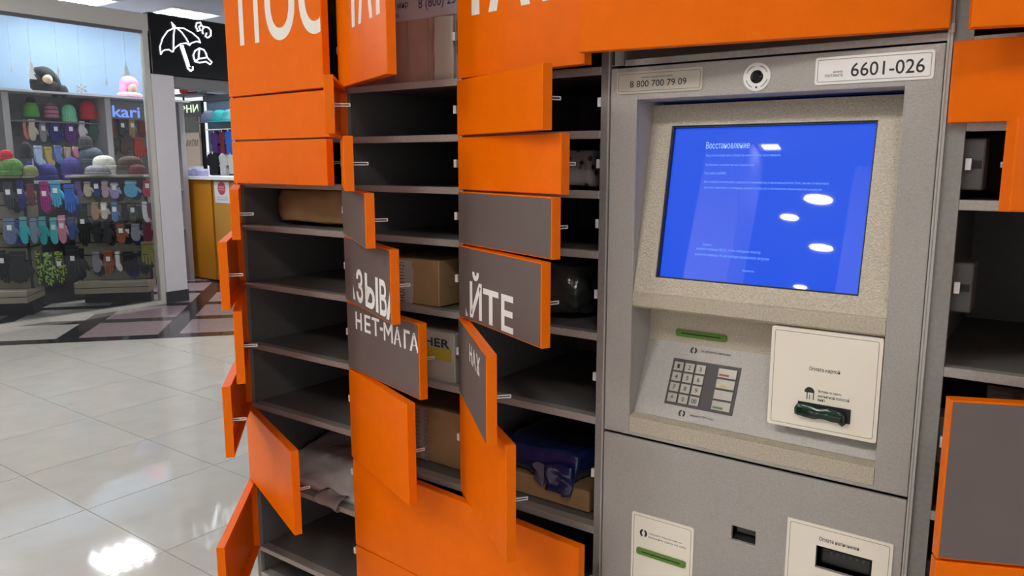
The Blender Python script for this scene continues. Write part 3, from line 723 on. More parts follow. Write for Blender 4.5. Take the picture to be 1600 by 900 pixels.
# plain carton, column two lower
t, o = carton('plain brown carton with a pale printed side strip, above the wide orange doors', -1.45, -1.235, .075, .33, Z - .796 + SH, .150, M_card)
MB().box(-1.449, -1.348, .0735, .0747, Z - .790, Z - .646).build('printed_side', M_tape, t, o)
IT = []
for k in range(12):
    IT.append((random.choice(['НКО', 'ЗВР', 'РСТ', 'ЩЗВ']), -.785 + k * .0115, -.7765 + k * .0115, 0, .016, 0)); IT.append((random.choice(['ВОЗ', 'ТКМ', 'ИЗЗ']), -.785 + k * .0115, -.7765 + k * .0115, -.030, -.016, 0))
lettering('lettering', IT, M_ink, t, Vector((-1.376, .0735, Z)) - Vector(o), (0, 0, 1), (-1, 0, 0), .0004)
# patterned white bag, column three
M_lace = mat('patterned_bag', (.46, .43, .42), rough=.4)
nt, bsdf = nodes_of(M_lace)
tc = nt.nodes.new('ShaderNodeTexCoord'); vo = nt.nodes.new('ShaderNodeTexVoronoi'); vo.inputs['Scale'].default_value = 48
rp = nt.nodes.new('ShaderNodeValToRGB'); rp.color_ramp.elements[0].position = .22; rp.color_ramp.elements[0].color = (.05, .045, .045, 1); rp.color_ramp.elements[1].position = .36; rp.color_ramp.elements[1].color = (.46, .43, .42, 1)
nt.links.new(tc.outputs['Object'], vo.inputs['Vector']); nt.links.new(vo.outputs['Distance'], rp.inputs['Fac']); nt.links.new(rp.outputs['Color'], bsdf.inputs['Base Color'])
b = soft_block(-1.06, -.862, .09, .30, Z - .064 + SH, Z + .028, .010, 14, 11, rnd=.3)
tag(b.build('plastic_bag', M_lace, None, (-.96, .2, Z - .064 + SH), smooth=True), 'pale plastic bag with small dark pattern, in the compartment beside the top label', 'parcel')
# black bundle, column three
b = soft_block(-1.08, -.872, .055, .32, Z - .361 + SH, Z - .222, .016, 12, 21, cuts=18, rnd=.5)
lump(b, .007, 42, 8)
tag(b.build('black_bundle', mat('black_film', (.040, .043, .041), rough=.2, bump=1.0, bscale=38), None, (-.98, .18, Z - .361 + SH), smooth=True), 'black plastic wrapped bundle behind the grey ЙТЕ door', 'parcel')
# carton and blue bag, column three lower
t, o = carton('low brown carton lying under a navy blue plastic bag', -1.13, -.84, .055, .40, Z - .796 + SH, .050, M_card)
b = soft_block(-1.10, -.865, .050, .36, Z - .796 + SH + .051, Z - .668, .014, 10, 31, cuts=18, rnd=.3)
lump(b, .006, 40, 6)
t = thing('blue_bag', 'glossy navy blue plastic bag draped over a low brown carton', 'parcel', (-.98, .2, Z - .796 + SH + .051)); o = t.location[:]
M_navybag = mat('navy_film', (.014, .022, .10), rough=.14, bump=1.0, bscale=34, coat=.5)
b.build('bag', M_navybag, t, o, smooth=True)
fl = soft_block(-.955, -.872, .038, .052, Z - .762, Z - .690, .012, 26, 44, cuts=8, rnd=.25)
fl.build('hanging_flap', M_navybag, t, o, smooth=True)
b = soft_block(-.985, -.955, .040, .052, Z - .752, Z - .690, .010, 40, 45, cuts=7, rnd=.3)
b.build('film_crease', mat('clear_crease', (.10, .10, .14), rough=.1, coat=.8, bump=1.0, bscale=60), t, o, smooth=True)
# dark ribbed parcel, column four
t, o = carton('dark ribbed parcel just showing over the grey fronted door', -.098, .10, .10, .35, Z - .580 + SH, .205, mat('dark_parcel', (.05, .048, .046), rough=.35))
for k in range(3): MB().box(-.096 + k * .05, -.060 + k * .05, .0985, .0997, Z - .45, Z - .378).build('rib', mat('rib_grey_%d' % k, (.10, .095, .09), rough=.3), t, o)
# ------------------------------------------------------------------ the shop behind the glass
C = dict(green=(.10, .33, .06), mint=(.20, .62, .38), red=(.50, .02, .04), cream=(.62, .55, .43), salmon=(.55, .20, .16), grey=(.26, .26, .28), navy=(.02, .025, .16), purple=(.10, .03, .20), white=(.70, .70, .72),
         darkgreen=(.05, .12, .09), brown=(.22, .08, .045), charcoal=(.045, .047, .055), tan=(.36, .24, .13), darkred=(.18, .025, .03), darkbrown=(.08, .045, .03), umber=(.10, .055, .045), scarlet=(.45, .05, .03),
         paleblue=(.42, .58, .78), mustard=(.50, .36, .10), blue=(.12, .22, .50), beige=(.45, .38, .28), pink=(.62, .24, .34), black=(.012, .012, .014), slate=(.06, .085, .11), indigo=(.035, .03, .17), grass=(.09, .22, .05),
         khaki=(.20, .22, .09), wine=(.16, .035, .045), greyblue=(.16, .20, .32), teal=(.06, .42, .45), steel=(.20, .25, .36), jet=(.020, .021, .026), magenta=(.36, .02, .20), cyan=(.05, .42, .66), cobalt=(.02, .13, .55),
         turquoise=(.05, .46, .48), aqua=(.10, .50, .55), denim=(.05, .10, .26), lime=(.30, .48, .08), lime2=(.36, .58, .12), lime3=(.30, .42, .06), ivory=(.68, .66, .58), violet=(.14, .08, .22), rose=(.55, .38, .42), lilac=(.38, .34, .62),
         sky=(.12, .40, .62), crimson=(.42, .03, .09), olive=(.07, .07, .05), maroon=(.15, .02, .05), rust=(.30, .09, .035), olivegold=(.26, .24, .05))
fabric = {}
def fab(c):
    if c in fabric: return fabric[c]
    if c.startswith('stripe'):
        m = bpy.data.materials.new('striped_knit_' + c[7:]); nt, b = nodes_of(m)
        tc = nt.nodes.new('ShaderNodeTexCoord'); sp = nt.nodes.new('ShaderNodeSeparateXYZ'); mu = nt.nodes.new('ShaderNodeMath'); mu.operation = 'MULTIPLY'; mu.inputs[1].default_value = 150
        si = nt.nodes.new('ShaderNodeMath'); si.operation = 'SINE'; rp = nt.nodes.new('ShaderNodeValToRGB'); rp.color_ramp.interpolation = 'CONSTANT'
        a, d = ((.45, .16, .17), (.05, .10, .28)) if 'pink' in c else ((.14, .30, .34), (.42, .20, .10))
        rp.color_ramp.elements[0].color = (*a, 1); rp.color_ramp.elements[1].color = (*d, 1); rp.color_ramp.elements[1].position = .5
        nt.links.new(tc.outputs['Object'], sp.inputs[0]); nt.links.new(sp.outputs['Z'], mu.inputs[0]); nt.links.new(mu.outputs[0], si.inputs[0])
        nt.links.new(si.outputs[0], rp.inputs['Fac']); nt.links.new(rp.outputs['Color'], b.inputs['Base Color']); b.inputs['Roughness'].default_value = .9
    elif c.startswith('lime'):
        m = bpy.data.materials.new('lime_pattern_' + c); nt, b = nodes_of(m)
        tc = nt.nodes.new('ShaderNodeTexCoord'); no = nt.nodes.new('ShaderNodeTexNoise'); no.inputs['Scale'].default_value = 45
        rp = nt.nodes.new('ShaderNodeValToRGB'); rp.color_ramp.elements[0].position = .46; rp.color_ramp.elements[0].color = (.02, .03, .012, 1); rp.color_ramp.elements[1].position = .54; rp.color_ramp.elements[1].color = (*C[c], 1)
        nt.links.new(tc.outputs['Object'], no.inputs['Vector']); nt.links.new(no.outputs['Fac'], rp.inputs['Fac']); nt.links.new(rp.outputs['Color'], b.inputs['Base Color']); b.inputs['Roughness'].default_value = .8
    else:
        m = mat('knit_' + c, C[c], rough=.9, noise=.15, nscale=60)
    fabric[c] = m; return m
M_tag = mat('price_tag', (.85, .85, .85), rough=.5)
GLOVE = [(-.26, .30), (.22, .30), (.24, .16), (.36, .08), (.50, -.12), (.46, -.20), (.38, -.18), (.27, -.04), (.27, -.37), (.21, -.42), (.15, -.38), (.14, -.12), (.12, -.12), (.12, -.45), (.06, -.50), (.00, -.46), (-.01, -.13), (-.03, -.13), (-.03, -.44), (-.09, -.48), (-.15, -.43), (-.15, -.12), (-.17, -.12), (-.17, -.35), (-.23, -.39), (-.29, -.34), (-.32, -.05), (-.28, .16)]
MITT = [(-.28, .30), (.20, .30), (.22, .16), (.36, .08), (.50, -.10), (.48, -.19), (.40, -.21), (.29, -.08), (.27, -.30), (.18, -.45), (.0, -.50), (-.20, -.46), (-.33, -.32), (-.38, -.08), (-.34, .14)]
SOCK = [(-.30, .34), (.22, .34), (.22, -.02), (.28, -.14), (.46, -.26), (.50, -.38), (.42, -.47), (.22, -.50), (-.06, -.42), (-.26, -.26), (-.30, -.06)]
R_front = Matrix.Rotation(A, 4, 'Z')            # stands: local x along E1, local -y out of the rack
R_wall = Matrix.Rotation(pi / 2, 4, 'Z')        # wall rack: local x along +y, local -y towards +x
def flat_item(outline, w, h, th):
    b = MB(); b.prism([(x * w, z * h) for x, z in outline], 'y', -th / 2, th / 2)
    es = [e for e in b.bm.edges if all(v.co.y < 0 for v in e.verts)]
    bmesh.ops.bevel(b.bm, geom=es, offset=min(.004, w * .035), segments=2, affect='EDGES', profile=.6)
    return b
def hanging(kind, c, x, y, z, w, h, label, group_key):
    wall = group_key == 'wall'
    rz = pi / 2 if wall else A
    if group_key == 'table': rz = pi / 2
    nm, cat = ('knit_hat', 'hat') if kind == 'beanie' else (kind, kind)
    t = thing(nm, label, cat, (x, y, z), {'wall': 'goods on the wall rack', 'table': 'goods heaped before the wall rack'}.get(group_key, 'goods on the display stands'), rz)
    m = fab(c)
    if kind == 'beanie':
        r = w / 2
        prof = [(.46, -.25), (.475, -.1), (.47, .05), (.43, .22), (.33, .38), (.18, .47), (.02, .5)]
        MB().lathe([(a * w, q * h) for a, q in prof], 32, sy=.85, rib=-.035).build('crown', m, t, smooth=False)
        MB().lathe([(.455 * w, -.5 * h), (.50 * w, -.46 * h), (.505 * w, -.27 * h), (.47 * w, -.22 * h), (.44 * w, -.24 * h)], 32, sy=.85, rib=-.03).build('cuff', m, t)
        if c == 'green': MB().ball((0, 0, h * .60), (.045, .045, .036), 2).build('pompom', fab('black'), t)
        return t
    th = .030
    out = {'glove': GLOVE, 'mitten': MITT, 'sock': SOCK}[kind]
    flat_item(out, w, h, th).build('hand' if kind != 'sock' else 'foot', m, t)
    top = .30 if kind != 'sock' else .34
    cc = c
    b = MB().prism(rrect(-.29 * w, .24 * w, top * h - .002, .5 * h, .006), 'y', -th * .55, th * .55)
    b.build('cuff', m, t)
    for k in range(1): MB().box(-.30 * w, .25 * w, -th * .6, th * .6, .36 * h, .385 * h).build('cuff_rib', M_white if c in ('cream', 'pink', 'lilac', 'sky', 'rose') else fab('charcoal'), t)
    if kind != 'sock' and (hash_(label) % 2 == 0):
        MB().box(-.02, .016, -th * .5 - .008, -th * .5 - .004, .05 * h, .05 * h + .045).build('price_tag', M_tag, t)
    return t
def hash_(s): return sum(ord(ch) * (i + 3) for i, ch in enumerate(s))

# display stands: slatted boards on a dark plinth
M_slat = mat('beige_slat', (.40, .345, .25), rough=.5, noise=.05, nscale=9)
M_slat_dark = mat('brown_grey_slat', (.20, .175, .13), rough=.5, noise=.05, nscale=9)
M_plinth = mat('dark_plinth', (.02, .02, .024), rough=.4)
M_hook = mat('chrome_hook', (.6, .6, .6), rough=.25, metal=1.0)
def stand(label, corner, x0, x1, depth, zb, ztop):
    t = thing('display_stand', label, 'display stand', (corner[0], corner[1], 0), 'display stands in the shop', A)
    MB().box(x0 + .03, x1 - .03, .03, depth, 0, zb).build('plinth', M_plinth, t)
    MB().box(x0, x1, -.16, depth, zb, zb + .11, .004, 1).build('base_drawer', M_slat, t)
    MB().box(x0, x1, -.162, depth, zb + .054, zb + .060).build('base_groove', M_plinth, t)
    MB().box(x0 + .004, x1 - .004, .012, depth, zb + .11, ztop - .02).build('core', M_plinth, t)
    n = int((ztop - zb - .14) / .125)
    for k in range(n):
        z0 = zb + .115 + k * .125
        MB().box(x0, x1, 0, .0115, z0, z0 + .112).build('slat', M_slat_dark, t)
        MB().box(x1 - .0035, x1 + .008, .0, depth, z0, z0 + .112).build('slat', M_slat_dark, t)
    MB().box(x0 - .01, x1 + .012, -.10, depth, ztop - .02, ztop).build('top_board', M_slat, t)
    MB().box(x1 - .012, x1 + .0125, -.008, -.0005, zb + .11, ztop - .02).build('corner_post', M_plinth, t)
    return t
st1 = stand('beige slatted display stand nearest the window, hung with winter gloves', (-7.62, 1.667), -.70, .02, .28, .14, 1.262)
st2 = stand('beige slatted display stand farther along the window, hung with dark gloves', (-7.62, 2.48), -.37, .30, .15, .12, 1.255)

# wall rack
t = thing('wall_rack', 'tall grey wall rack with pale uprights holding hats behind the window', 'rack', (-8.75, 2.2, 0)); wr = t; o = (-8.75, 2.2, 0)
M_rackback = mat('rack_back_grey', (.17, .175, .19), rough=.6)
M_rackpale = mat('rack_pale', (.42, .41, .42), rough=.5)
MB().box(-8.80, -8.77, .7, 3.78, .05, 2.045).build('back_panel', M_rackback, t, o)
for y in (.74, 1.90, 2.88, 3.72): MB().box(-8.77, -8.42, y, y + .06, 0, 2.045).build('upright', M_rackpale, t, o)
MB().box(-8.81, -8.28, .7, 3.78, 2.046, 2.066).build('top_board', M_rackpale, t, o)
for z in (1.05, .6): MB().box(-8.77, -8.44, .81, 3.72, z, z + .02).build('shelf', M_rackpale, t, o)
MB().box(-8.768, -8.56, 1.965, 2.875, 1.776, 1.79).build('shelf', M_rackback, t, o)
MB().box(-8.60, -8.57, 2.945, 3.455, 1.845, 2.04).build('reflection_board', M_rackback, t, o)  # added board behind letters that stand in for a reflection in the glass
lettering('reflection_lettering', [('kari', 3.03, 3.34, 1.862, 1.985, .02)], emission('reflected_blue_letters', (.20, .34, 1.0), .8), t, Vector((-8.57, 0, 0)) - Vector(o), (0, 1, 0), (0, 0, 1), .002)  # glowing letters in place of another shop's sign reflected in the window
# low table under the heap
t = thing('sales_table', 'low dark table carrying a heap of socks and hats', 'table', (-8.15, 2.3, 0)); o = (-8.15, 2.3, 0)
MB().box(-8.38, -8.06, 1.85, 2.75, 1.175, 1.20).build('table_top', M_rackpale, t, o)
MB().box(-8.36, -8.09, 1.90, 2.70, .06, 1.174).build('cabinet', M_plinth, t, o)
MB().box(-8.34, -8.12, 1.93, 2.67, 0, .059).build('foot', M_plinth, t, o)
MB().box(-8.22, -8.207, 2.02, 2.50, 1.46, 1.52).box(-8.217, -8.21, 2.03, 2.04, 1.2, 1.46).box(-8.217, -8.21, 2.47, 2.48, 1.2, 1.46).build('sock_rail', M_hook, t, o)
tag(soft_block(-8.37, -8.29, 2.0, 2.48, 1.2005, 1.40, .02, 8, 5, rnd=.4).build('folded_scarves', fab('indigo'), None, (-8.33, 2.24, 1.2005), smooth=True), 'loose navy blue scarves heaped under the hanging socks', 'scarf')
ITEMS = [
('glove', 'jet', -7.63, 1.62, 1.063, 0.105, 0.237, 'jet black glove tucked behind the charcoal glove, upper row of the front stand', 'leftA'),
('mitten', 'denim', -7.63, 1.62, 0.756, 0.096, 0.206, 'denim blue mitten tucked between grey blue and teal mittens on the front stand', 'leftA'),
('glove', 'charcoal', -7.72, 1.52, 0.437, 0.134, 0.242, 'charcoal glove tucked behind the black gloves at the foot of the front stand', 'leftA'),
('glove', 'wine', -7.67, 1.92, 1.046, 0.111, 0.234, 'wine red glove tucked between magenta and cyan gloves on the front stand', 'leftB'),
('glove', 'indigo', -7.53, 2.07, 1.008, 0.093, 0.236, 'indigo glove at the far end of the upper row, front stand side', 'leftB'),
('mitten', 'charcoal', -7.59, 2.0, 0.725, 0.083, 0.214, 'charcoal mitten tucked behind the pink one on the front stand side', 'leftB'),
('glove', 'olive', -7.73, 1.84, 0.378, 0.112, 0.276, 'olive glove tucked between the lime gloves on the front stand side', 'leftB'),
('glove', 'black', -7.53, 2.07, 0.429, 0.136, 0.278, 'black glove hanging past the jet black one on the front stand side', 'leftB'),
('glove', 'jet', -7.88, 2.34, 0.78, 0.1, 0.39, 'tall jet black glove in the gap between the two display stands', 'right'),
('mitten', 'charcoal', -7.78, 2.45, 1.079, 0.089, 0.137, 'charcoal mitten tucked between navy and rose mittens on the rear stand', 'right'),
('mitten', 'jet', -7.65, 2.59, 1.084, 0.102, 0.15, 'jet black mitten tucked between lilac and sky mittens on the rear stand', 'right'),
('mitten', 'navy', -7.55, 2.71, 1.089, 0.115, 0.139, 'navy mitten tucked between sky and crimson mittens on the rear stand', 'right'),
('glove', 'darkbrown', -7.73, 2.51, 0.871, 0.09, 0.176, 'dark brown glove tucked behind the cream mitten on the rear stand', 'right'),
('glove', 'charcoal', -7.55, 2.71, 0.855, 0.081, 0.178, 'charcoal glove tucked behind the olive mitten on the rear stand', 'right'),
('mitten', 'black', -7.72, 2.52, 0.675, 0.091, 0.191, 'black mitten tucked beside the rust mitten on the rear stand', 'right'),
('mitten', 'jet', -7.62, 2.63, 0.678, 0.092, 0.179, 'jet black mitten tucked between rust and grey mittens on the rear stand', 'right'),
('mitten', 'navy', -7.56, 2.7, 0.664, 0.104, 0.179, 'navy mitten tucked between grey and maroon mittens on the rear stand', 'right'),
('glove', 'charcoal', -7.81, 2.42, 0.377, 0.112, 0.205, 'charcoal glove tucked behind the grey mitten in the rear stand bottom row', 'right'),
('glove', 'indigo', -7.61, 2.65, 0.356, 0.139, 0.207, 'indigo glove tucked between the black gloves in the rear stand bottom row', 'right'),
('beanie', 'stripe_teal', -8.6, 1.98, 1.865, 0.074, 0.172, 'teal striped knit hat on the hat row of the wall rack', 'wall'),
('beanie', 'green', -8.6, 2.23, 1.902, 0.143, 0.151, 'green knit hat on the hat row of the wall rack', 'wall'),
('beanie', 'stripe_pink', -8.6, 2.42, 1.897, 0.142, 0.161, 'pink and blue striped knit hat on the hat row of the wall rack', 'wall'),
('beanie', 'mint', -8.6, 2.59, 1.883, 0.151, 0.183, 'mint green knit hat on the hat row of the wall rack', 'wall'),
('beanie', 'red', -8.6, 2.79, 1.926, 0.174, 0.2, 'red knit hat on the hat row of the wall rack', 'wall'),
('mitten', 'cream', -8.6, 2.22, 1.697, 0.083, 0.196, 'cream mitten hanging in the second row of the wall rack', 'wall'),
('sock', 'salmon', -8.6, 2.15, 1.701, 0.044, 0.182, 'salmon sock hanging in the second row of the wall rack', 'wall'),
('mitten', 'grey', -8.6, 2.32, 1.685, 0.078, 0.192, 'grey mitten hanging in the second row of the wall rack', 'wall'),
('mitten', 'navy', -8.6, 2.44, 1.682, 0.126, 0.207, 'navy mitten hanging in the second row of the wall rack', 'wall'),
('mitten', 'purple', -8.6, 2.59, 1.687, 0.128, 0.21, 'purple mitten hanging in the second row of the wall rack', 'wall'),
('mitten', 'white', -8.6, 2.71, 1.713, 0.083, 0.166, 'white mitten hanging in the second row of the wall rack', 'wall'),
('mitten', 'darkgreen', -8.6, 2.83, 1.714, 0.109, 0.202, 'dark green mitten hanging in the second row of the wall rack', 'wall'),
('glove', 'brown', -8.6, 3.02, 1.738, 0.081, 0.185, 'brown glove hanging in the second row of the wall rack', 'wall'),
('glove', 'charcoal', -8.6, 3.14, 1.745, 0.095, 0.18, 'charcoal glove hanging in the second row of the wall rack', 'wall'),
('glove', 'tan', -8.6, 3.25, 1.749, 0.09, 0.196, 'tan glove hanging in the second row of the wall rack', 'wall'),
('glove', 'darkred', -8.6, 3.37, 1.743, 0.111, 0.163, 'dark red glove hanging in the second row of the wall rack', 'wall'),
('glove', 'darkbrown', -8.6, 3.02, 1.542, 0.1, 0.179, 'dark brown glove hanging in the third row of the wall rack', 'wall'),
('glove', 'umber', -8.6, 3.15, 1.551, 0.114, 0.167, 'umber brown glove hanging in the third row of the wall rack', 'wall'),
('glove', 'scarlet', -8.6, 3.32, 1.533, 0.163, 0.213, 'scarlet glove hanging in the third row of the wall rack', 'wall'),
('sock', 'paleblue', -8.1, 2.08, 1.437, 0.09, 0.182, 'pale blue sock lying in the heap before the wall rack', 'table'),
('sock', 'mustard', -8.1, 2.17, 1.432, 0.075, 0.171, 'mustard sock lying in the heap before the wall rack', 'table'),
('sock', 'blue', -8.1, 2.26, 1.445, 0.082, 0.173, 'blue sock lying in the heap before the wall rack', 'table'),
('sock', 'beige', -8.1, 2.35, 1.451, 0.072, 0.137, 'beige sock lying in the heap before the wall rack', 'table'),
('sock', 'pink', -8.1, 2.43, 1.474, 0.067, 0.107, 'pink sock lying in the heap before the wall rack', 'table'),
('beanie', 'black', -8.1, 1.96, 1.484, 0.114, 0.155, 'black knit hat lying in the heap before the wall rack', 'table'),
('beanie', 'charcoal', -8.1, 2.52, 1.567, 0.136, 0.139, 'charcoal knit hat lying in the heap before the wall rack', 'table'),
('beanie', 'slate', -8.1, 2.56, 1.441, 0.246, 0.166, 'slate knit hat lying in the heap before the wall rack', 'table'),
('beanie', 'navy', -8.1, 2.13, 1.279, 0.187, 0.159, 'navy knit hat lying in the heap before the wall rack', 'table'),
('beanie', 'indigo', -8.1, 2.36, 1.308, 0.216, 0.226, 'indigo knit hat lying in the heap before the wall rack', 'table'),
('beanie', 'red', -7.62, 1.58, 1.44, 0.113, 0.094, 'red knit hat lying on the top row of the front stand', 'lefttop'),
('beanie', 'grass', -7.6, 1.6, 1.338, 0.199, 0.155, 'grass green knit hat lying on the top row of the front stand', 'lefttop'),
('beanie', 'khaki', -7.5, 1.71, 1.304, 0.125, 0.1, 'khaki knit hat lying on the top row of the front stand', 'lefttop'),
('glove', 'charcoal', -7.62, 1.57, 1.085, 0.109, 0.229, 'charcoal glove hanging in the upper row of the front stand', 'leftA'),
('glove', 'navy', -7.56, 1.64, 1.089, 0.067, 0.241, 'navy glove hanging in the upper row of the front stand', 'leftA'),
('glove', 'wine', -7.51, 1.7, 1.092, 0.072, 0.18, 'wine glove hanging in the upper row of the front stand', 'leftA'),
('mitten', 'greyblue', -7.64, 1.56, 0.772, 0.129, 0.215, 'grey blue mitten hanging in the middle row of the front stand', 'leftA'),
('mitten', 'teal', -7.56, 1.64, 0.779, 0.077, 0.222, 'teal mitten hanging in the middle row of the front stand', 'leftA'),
('mitten', 'steel', -7.51, 1.7, 0.774, 0.068, 0.205, 'steel mitten hanging in the middle row of the front stand', 'leftA'),
('glove', 'black', -7.69, 1.49, 0.483, 0.071, 0.229, 'black glove hanging in the bottom row of the front stand', 'leftA'),
('mitten', 'jet', -7.61, 1.59, 0.451, 0.178, 0.265, 'jet black mitten hanging in the bottom row of the front stand', 'leftA'),
('glove', 'magenta', -7.61, 1.86, 1.061, 0.1, 0.266, 'magenta glove hanging in the upper row of the front stand side', 'leftB'),
('glove', 'cyan', -7.55, 1.93, 1.089, 0.111, 0.22, 'cyan glove hanging in the upper row of the front stand side', 'leftB'),
('glove', 'cobalt', -7.47, 2.01, 1.045, 0.112, 0.239, 'cobalt glove hanging in the upper row of the front stand side', 'leftB'),
('mitten', 'turquoise', -7.64, 1.83, 0.759, 0.08, 0.234, 'turquoise mitten hanging in the middle row of the front stand side', 'leftB'),
('mitten', 'aqua', -7.58, 1.9, 0.757, 0.081, 0.223, 'aqua mitten hanging in the middle row of the front stand side', 'leftB'),
('mitten', 'pink', -7.53, 1.95, 0.768, 0.081, 0.235, 'pink mitten hanging in the middle row of the front stand side', 'leftB'),
('mitten', 'denim', -7.48, 2.01, 0.775, 0.082, 0.194, 'denim mitten hanging in the middle row of the front stand side', 'leftB'),
('glove', 'lime', -7.69, 1.77, 0.419, 0.1, 0.284, 'lime striped glove hanging in the bottom row of the front stand side', 'leftB'),
('glove', 'lime2', -7.62, 1.84, 0.404, 0.096, 0.285, 'bright lime glove hanging in the bottom row of the front stand side', 'leftB'),
('glove', 'lime3', -7.56, 1.91, 0.419, 0.092, 0.274, 'yellow lime glove hanging in the bottom row of the front stand side', 'leftB'),
('glove', 'jet', -7.49, 2.0, 0.464, 0.155, 0.274, 'jet black glove hanging in the bottom row of the front stand side', 'leftB'),
('beanie', 'ivory', -7.6, 2.41, 1.377, 0.212, 0.133, 'ivory white knit hat lying on the top row of the rear stand', 'righttop'),
('beanie', 'darkbrown', -7.45, 2.59, 1.374, 0.245, 0.128, 'dark brown knit hat lying on the top row of the rear stand', 'righttop'),
('beanie', 'grey', -7.63, 2.38, 1.307, 0.261, 0.091, 'grey knit hat lying on the top row of the rear stand', 'righttop'),
('beanie', 'wine', -7.4, 2.64, 1.313, 0.185, 0.092, 'wine knit hat lying on the top row of the rear stand', 'righttop'),
('sock', 'violet', -7.76, 2.23, 1.123, 0.075, 0.134, 'violet sock hanging in the upper row of the rear stand', 'right'),
('mitten', 'beige', -7.7, 2.29, 1.122, 0.081, 0.134, 'beige mitten hanging in the upper row of the rear stand', 'right'),
('mitten', 'navy', -7.65, 2.35, 1.122, 0.065, 0.134, 'navy mitten hanging in the upper row of the rear stand', 'right'),
('mitten', 'rose', -7.61, 2.41, 1.121, 0.077, 0.147, 'rose mitten hanging in the upper row of the rear stand', 'right'),
('mitten', 'lilac', -7.55, 2.47, 1.106, 0.094, 0.141, 'lilac mitten hanging in the upper row of the rear stand', 'right'),
('mitten', 'sky', -7.45, 2.58, 1.12, 0.14, 0.148, 'sky mitten hanging in the upper row of the rear stand', 'right'),
('mitten', 'crimson', -7.35, 2.69, 1.122, 0.102, 0.142, 'crimson mitten hanging in the upper row of the rear stand', 'right'),
('mitten', 'tan', -7.67, 2.33, 0.911, 0.082, 0.154, 'tan mitten hanging in the middle row of the rear stand', 'right'),
('mitten', 'cream', -7.62, 2.39, 0.913, 0.077, 0.148, 'cream mitten hanging in the middle row of the rear stand', 'right'),
('glove', 'blue', -7.56, 2.46, 0.896, 0.077, 0.179, 'blue glove hanging in the middle row of the rear stand', 'right'),
('glove', 'black', -7.5, 2.52, 0.892, 0.067, 0.174, 'black glove hanging in the middle row of the rear stand', 'right'),
('mitten', 'olive', -7.45, 2.58, 0.888, 0.079, 0.168, 'olive mitten hanging in the middle row of the rear stand', 'right'),
('sock', 'white', -7.38, 2.66, 0.896, 0.057, 0.187, 'white sock hanging in the middle row of the rear stand', 'right'),
('glove', 'maroon', -7.34, 2.7, 0.901, 0.074, 0.15, 'maroon glove hanging in the middle row of the rear stand', 'right'),
('mitten', 'black', -7.67, 2.33, 0.71, 0.088, 0.198, 'black mitten hanging in the middle row of the rear stand', 'right'),
('mitten', 'jet', -7.61, 2.4, 0.708, 0.088, 0.199, 'jet black mitten hanging in the middle row of the rear stand', 'right'),
('mitten', 'rust', -7.53, 2.49, 0.69, 0.095, 0.169, 'rust mitten hanging in the middle row of the rear stand', 'right'),
('mitten', 'grey', -7.44, 2.59, 0.7, 0.102, 0.157, 'grey mitten hanging in the middle row of the rear stand', 'right'),
('mitten', 'maroon', -7.37, 2.67, 0.698, 0.102, 0.182, 'maroon mitten hanging in the middle row of the rear stand', 'right'),
('glove', 'black', -7.75, 2.24, 0.774, 0.13, 0.37, 'black glove hanging in the middle row of the rear stand beside the maroon mitten', 'right'),
('mitten', 'grey', -7.69, 2.31, 0.417, 0.088, 0.188, 'grey mitten hanging in the bottom row of the rear stand', 'right'),
('glove', 'rust', -7.62, 2.39, 0.414, 0.111, 0.214, 'rust glove hanging in the bottom row of the rear stand', 'right'),
('sock', 'white', -7.56, 2.45, 0.418, 0.056, 0.176, 'white sock hanging in the bottom row of the rear stand', 'right'),
('glove', 'black', -7.5, 2.52, 0.403, 0.13, 0.202, 'black glove hanging in the bottom row of the rear stand', 'right'),
('glove', 'jet', -7.41, 2.63, 0.396, 0.137, 0.21, 'jet black glove hanging in the bottom row of the rear stand', 'right'),
('glove', 'olivegold', -7.38, 2.66, 0.493, 0.154, 0.215, 'olive gold glove hanging in the bottom row of the rear stand', 'right'),
]
for (k, c, x, y, z, w, h, label, key) in ITEMS:
    if key == 'table': x -= .08
    if k != 'beanie': w *= 1.3; h *= 1.1
    if 'tucked' in label and key == 'right': x += .085; y -= .075
    if key == 'righttop' and c in ('grey', 'wine'): x += .05; y -= .045; w *= .9
    if key == 'table' and k == 'beanie': z += .008; x += .03
    t = hanging(k, c, x, y, z, w, h, label, key)
    if k != 'beanie' and key not in ('table',):
        par, org, rz = (wr, Vector((-8.75, 2.2, 0)), 0) if key == 'wall' else ((st1, Vector((-7.62, 1.667, 0)), A) if key in ('leftA', 'leftB') else (st2, Vector((-7.62, 2.48, 0)), A))
        p = Matrix.Rotation(-rz, 4, 'Z') @ (Vector((x, y, z + h * .47)) - org)
        if key == 'wall': q = p + Vector((-.17, 0, .0))
        else: q = p + Vector((0, max(.02, -p.y + .004), 0))
        MB().tube([p, q], .004, 6).build('hook', M_hook, par)

# heads with winter hats on top of the rack
t = thing('hat_display', 'black fur hat with ear flaps on a beige display head', 'hat', (-8.45, 2.32, 2.066)); o = (-8.45, 2.32, 2.066)
MB().ball((-8.40, 2.315, 2.185), (.06, .05, .06), 3).lathe([(.05, 2.066), (.035, 2.10), (.035, 2.14)], 16, (-8.44, 2.32, 0)).build('display_head', mat('beige_head', (.42, .31, .22), rough=.5), t, o, smooth=True)
M_fur = mat('black_fur', (.012, .011, .012), rough=.9, bump=1.0, bscale=90)
b = MB().ball((-8.47, 2.315, 2.235), (.105, .105, .085), 3).ball((-8.45, 2.235, 2.15), (.075, .05, .10), 3).ball((-8.45, 2.405, 2.14), (.075, .055, .12), 3).ball((-8.43, 2.325, 2.125), (.075, .15, .062), 3).ball((-8.39, 2.455, 2.085), (.05, .05, .06), 2)
lump(b, .012, 40, 3).build('fur_hat', M_fur, t, o, smooth=True)
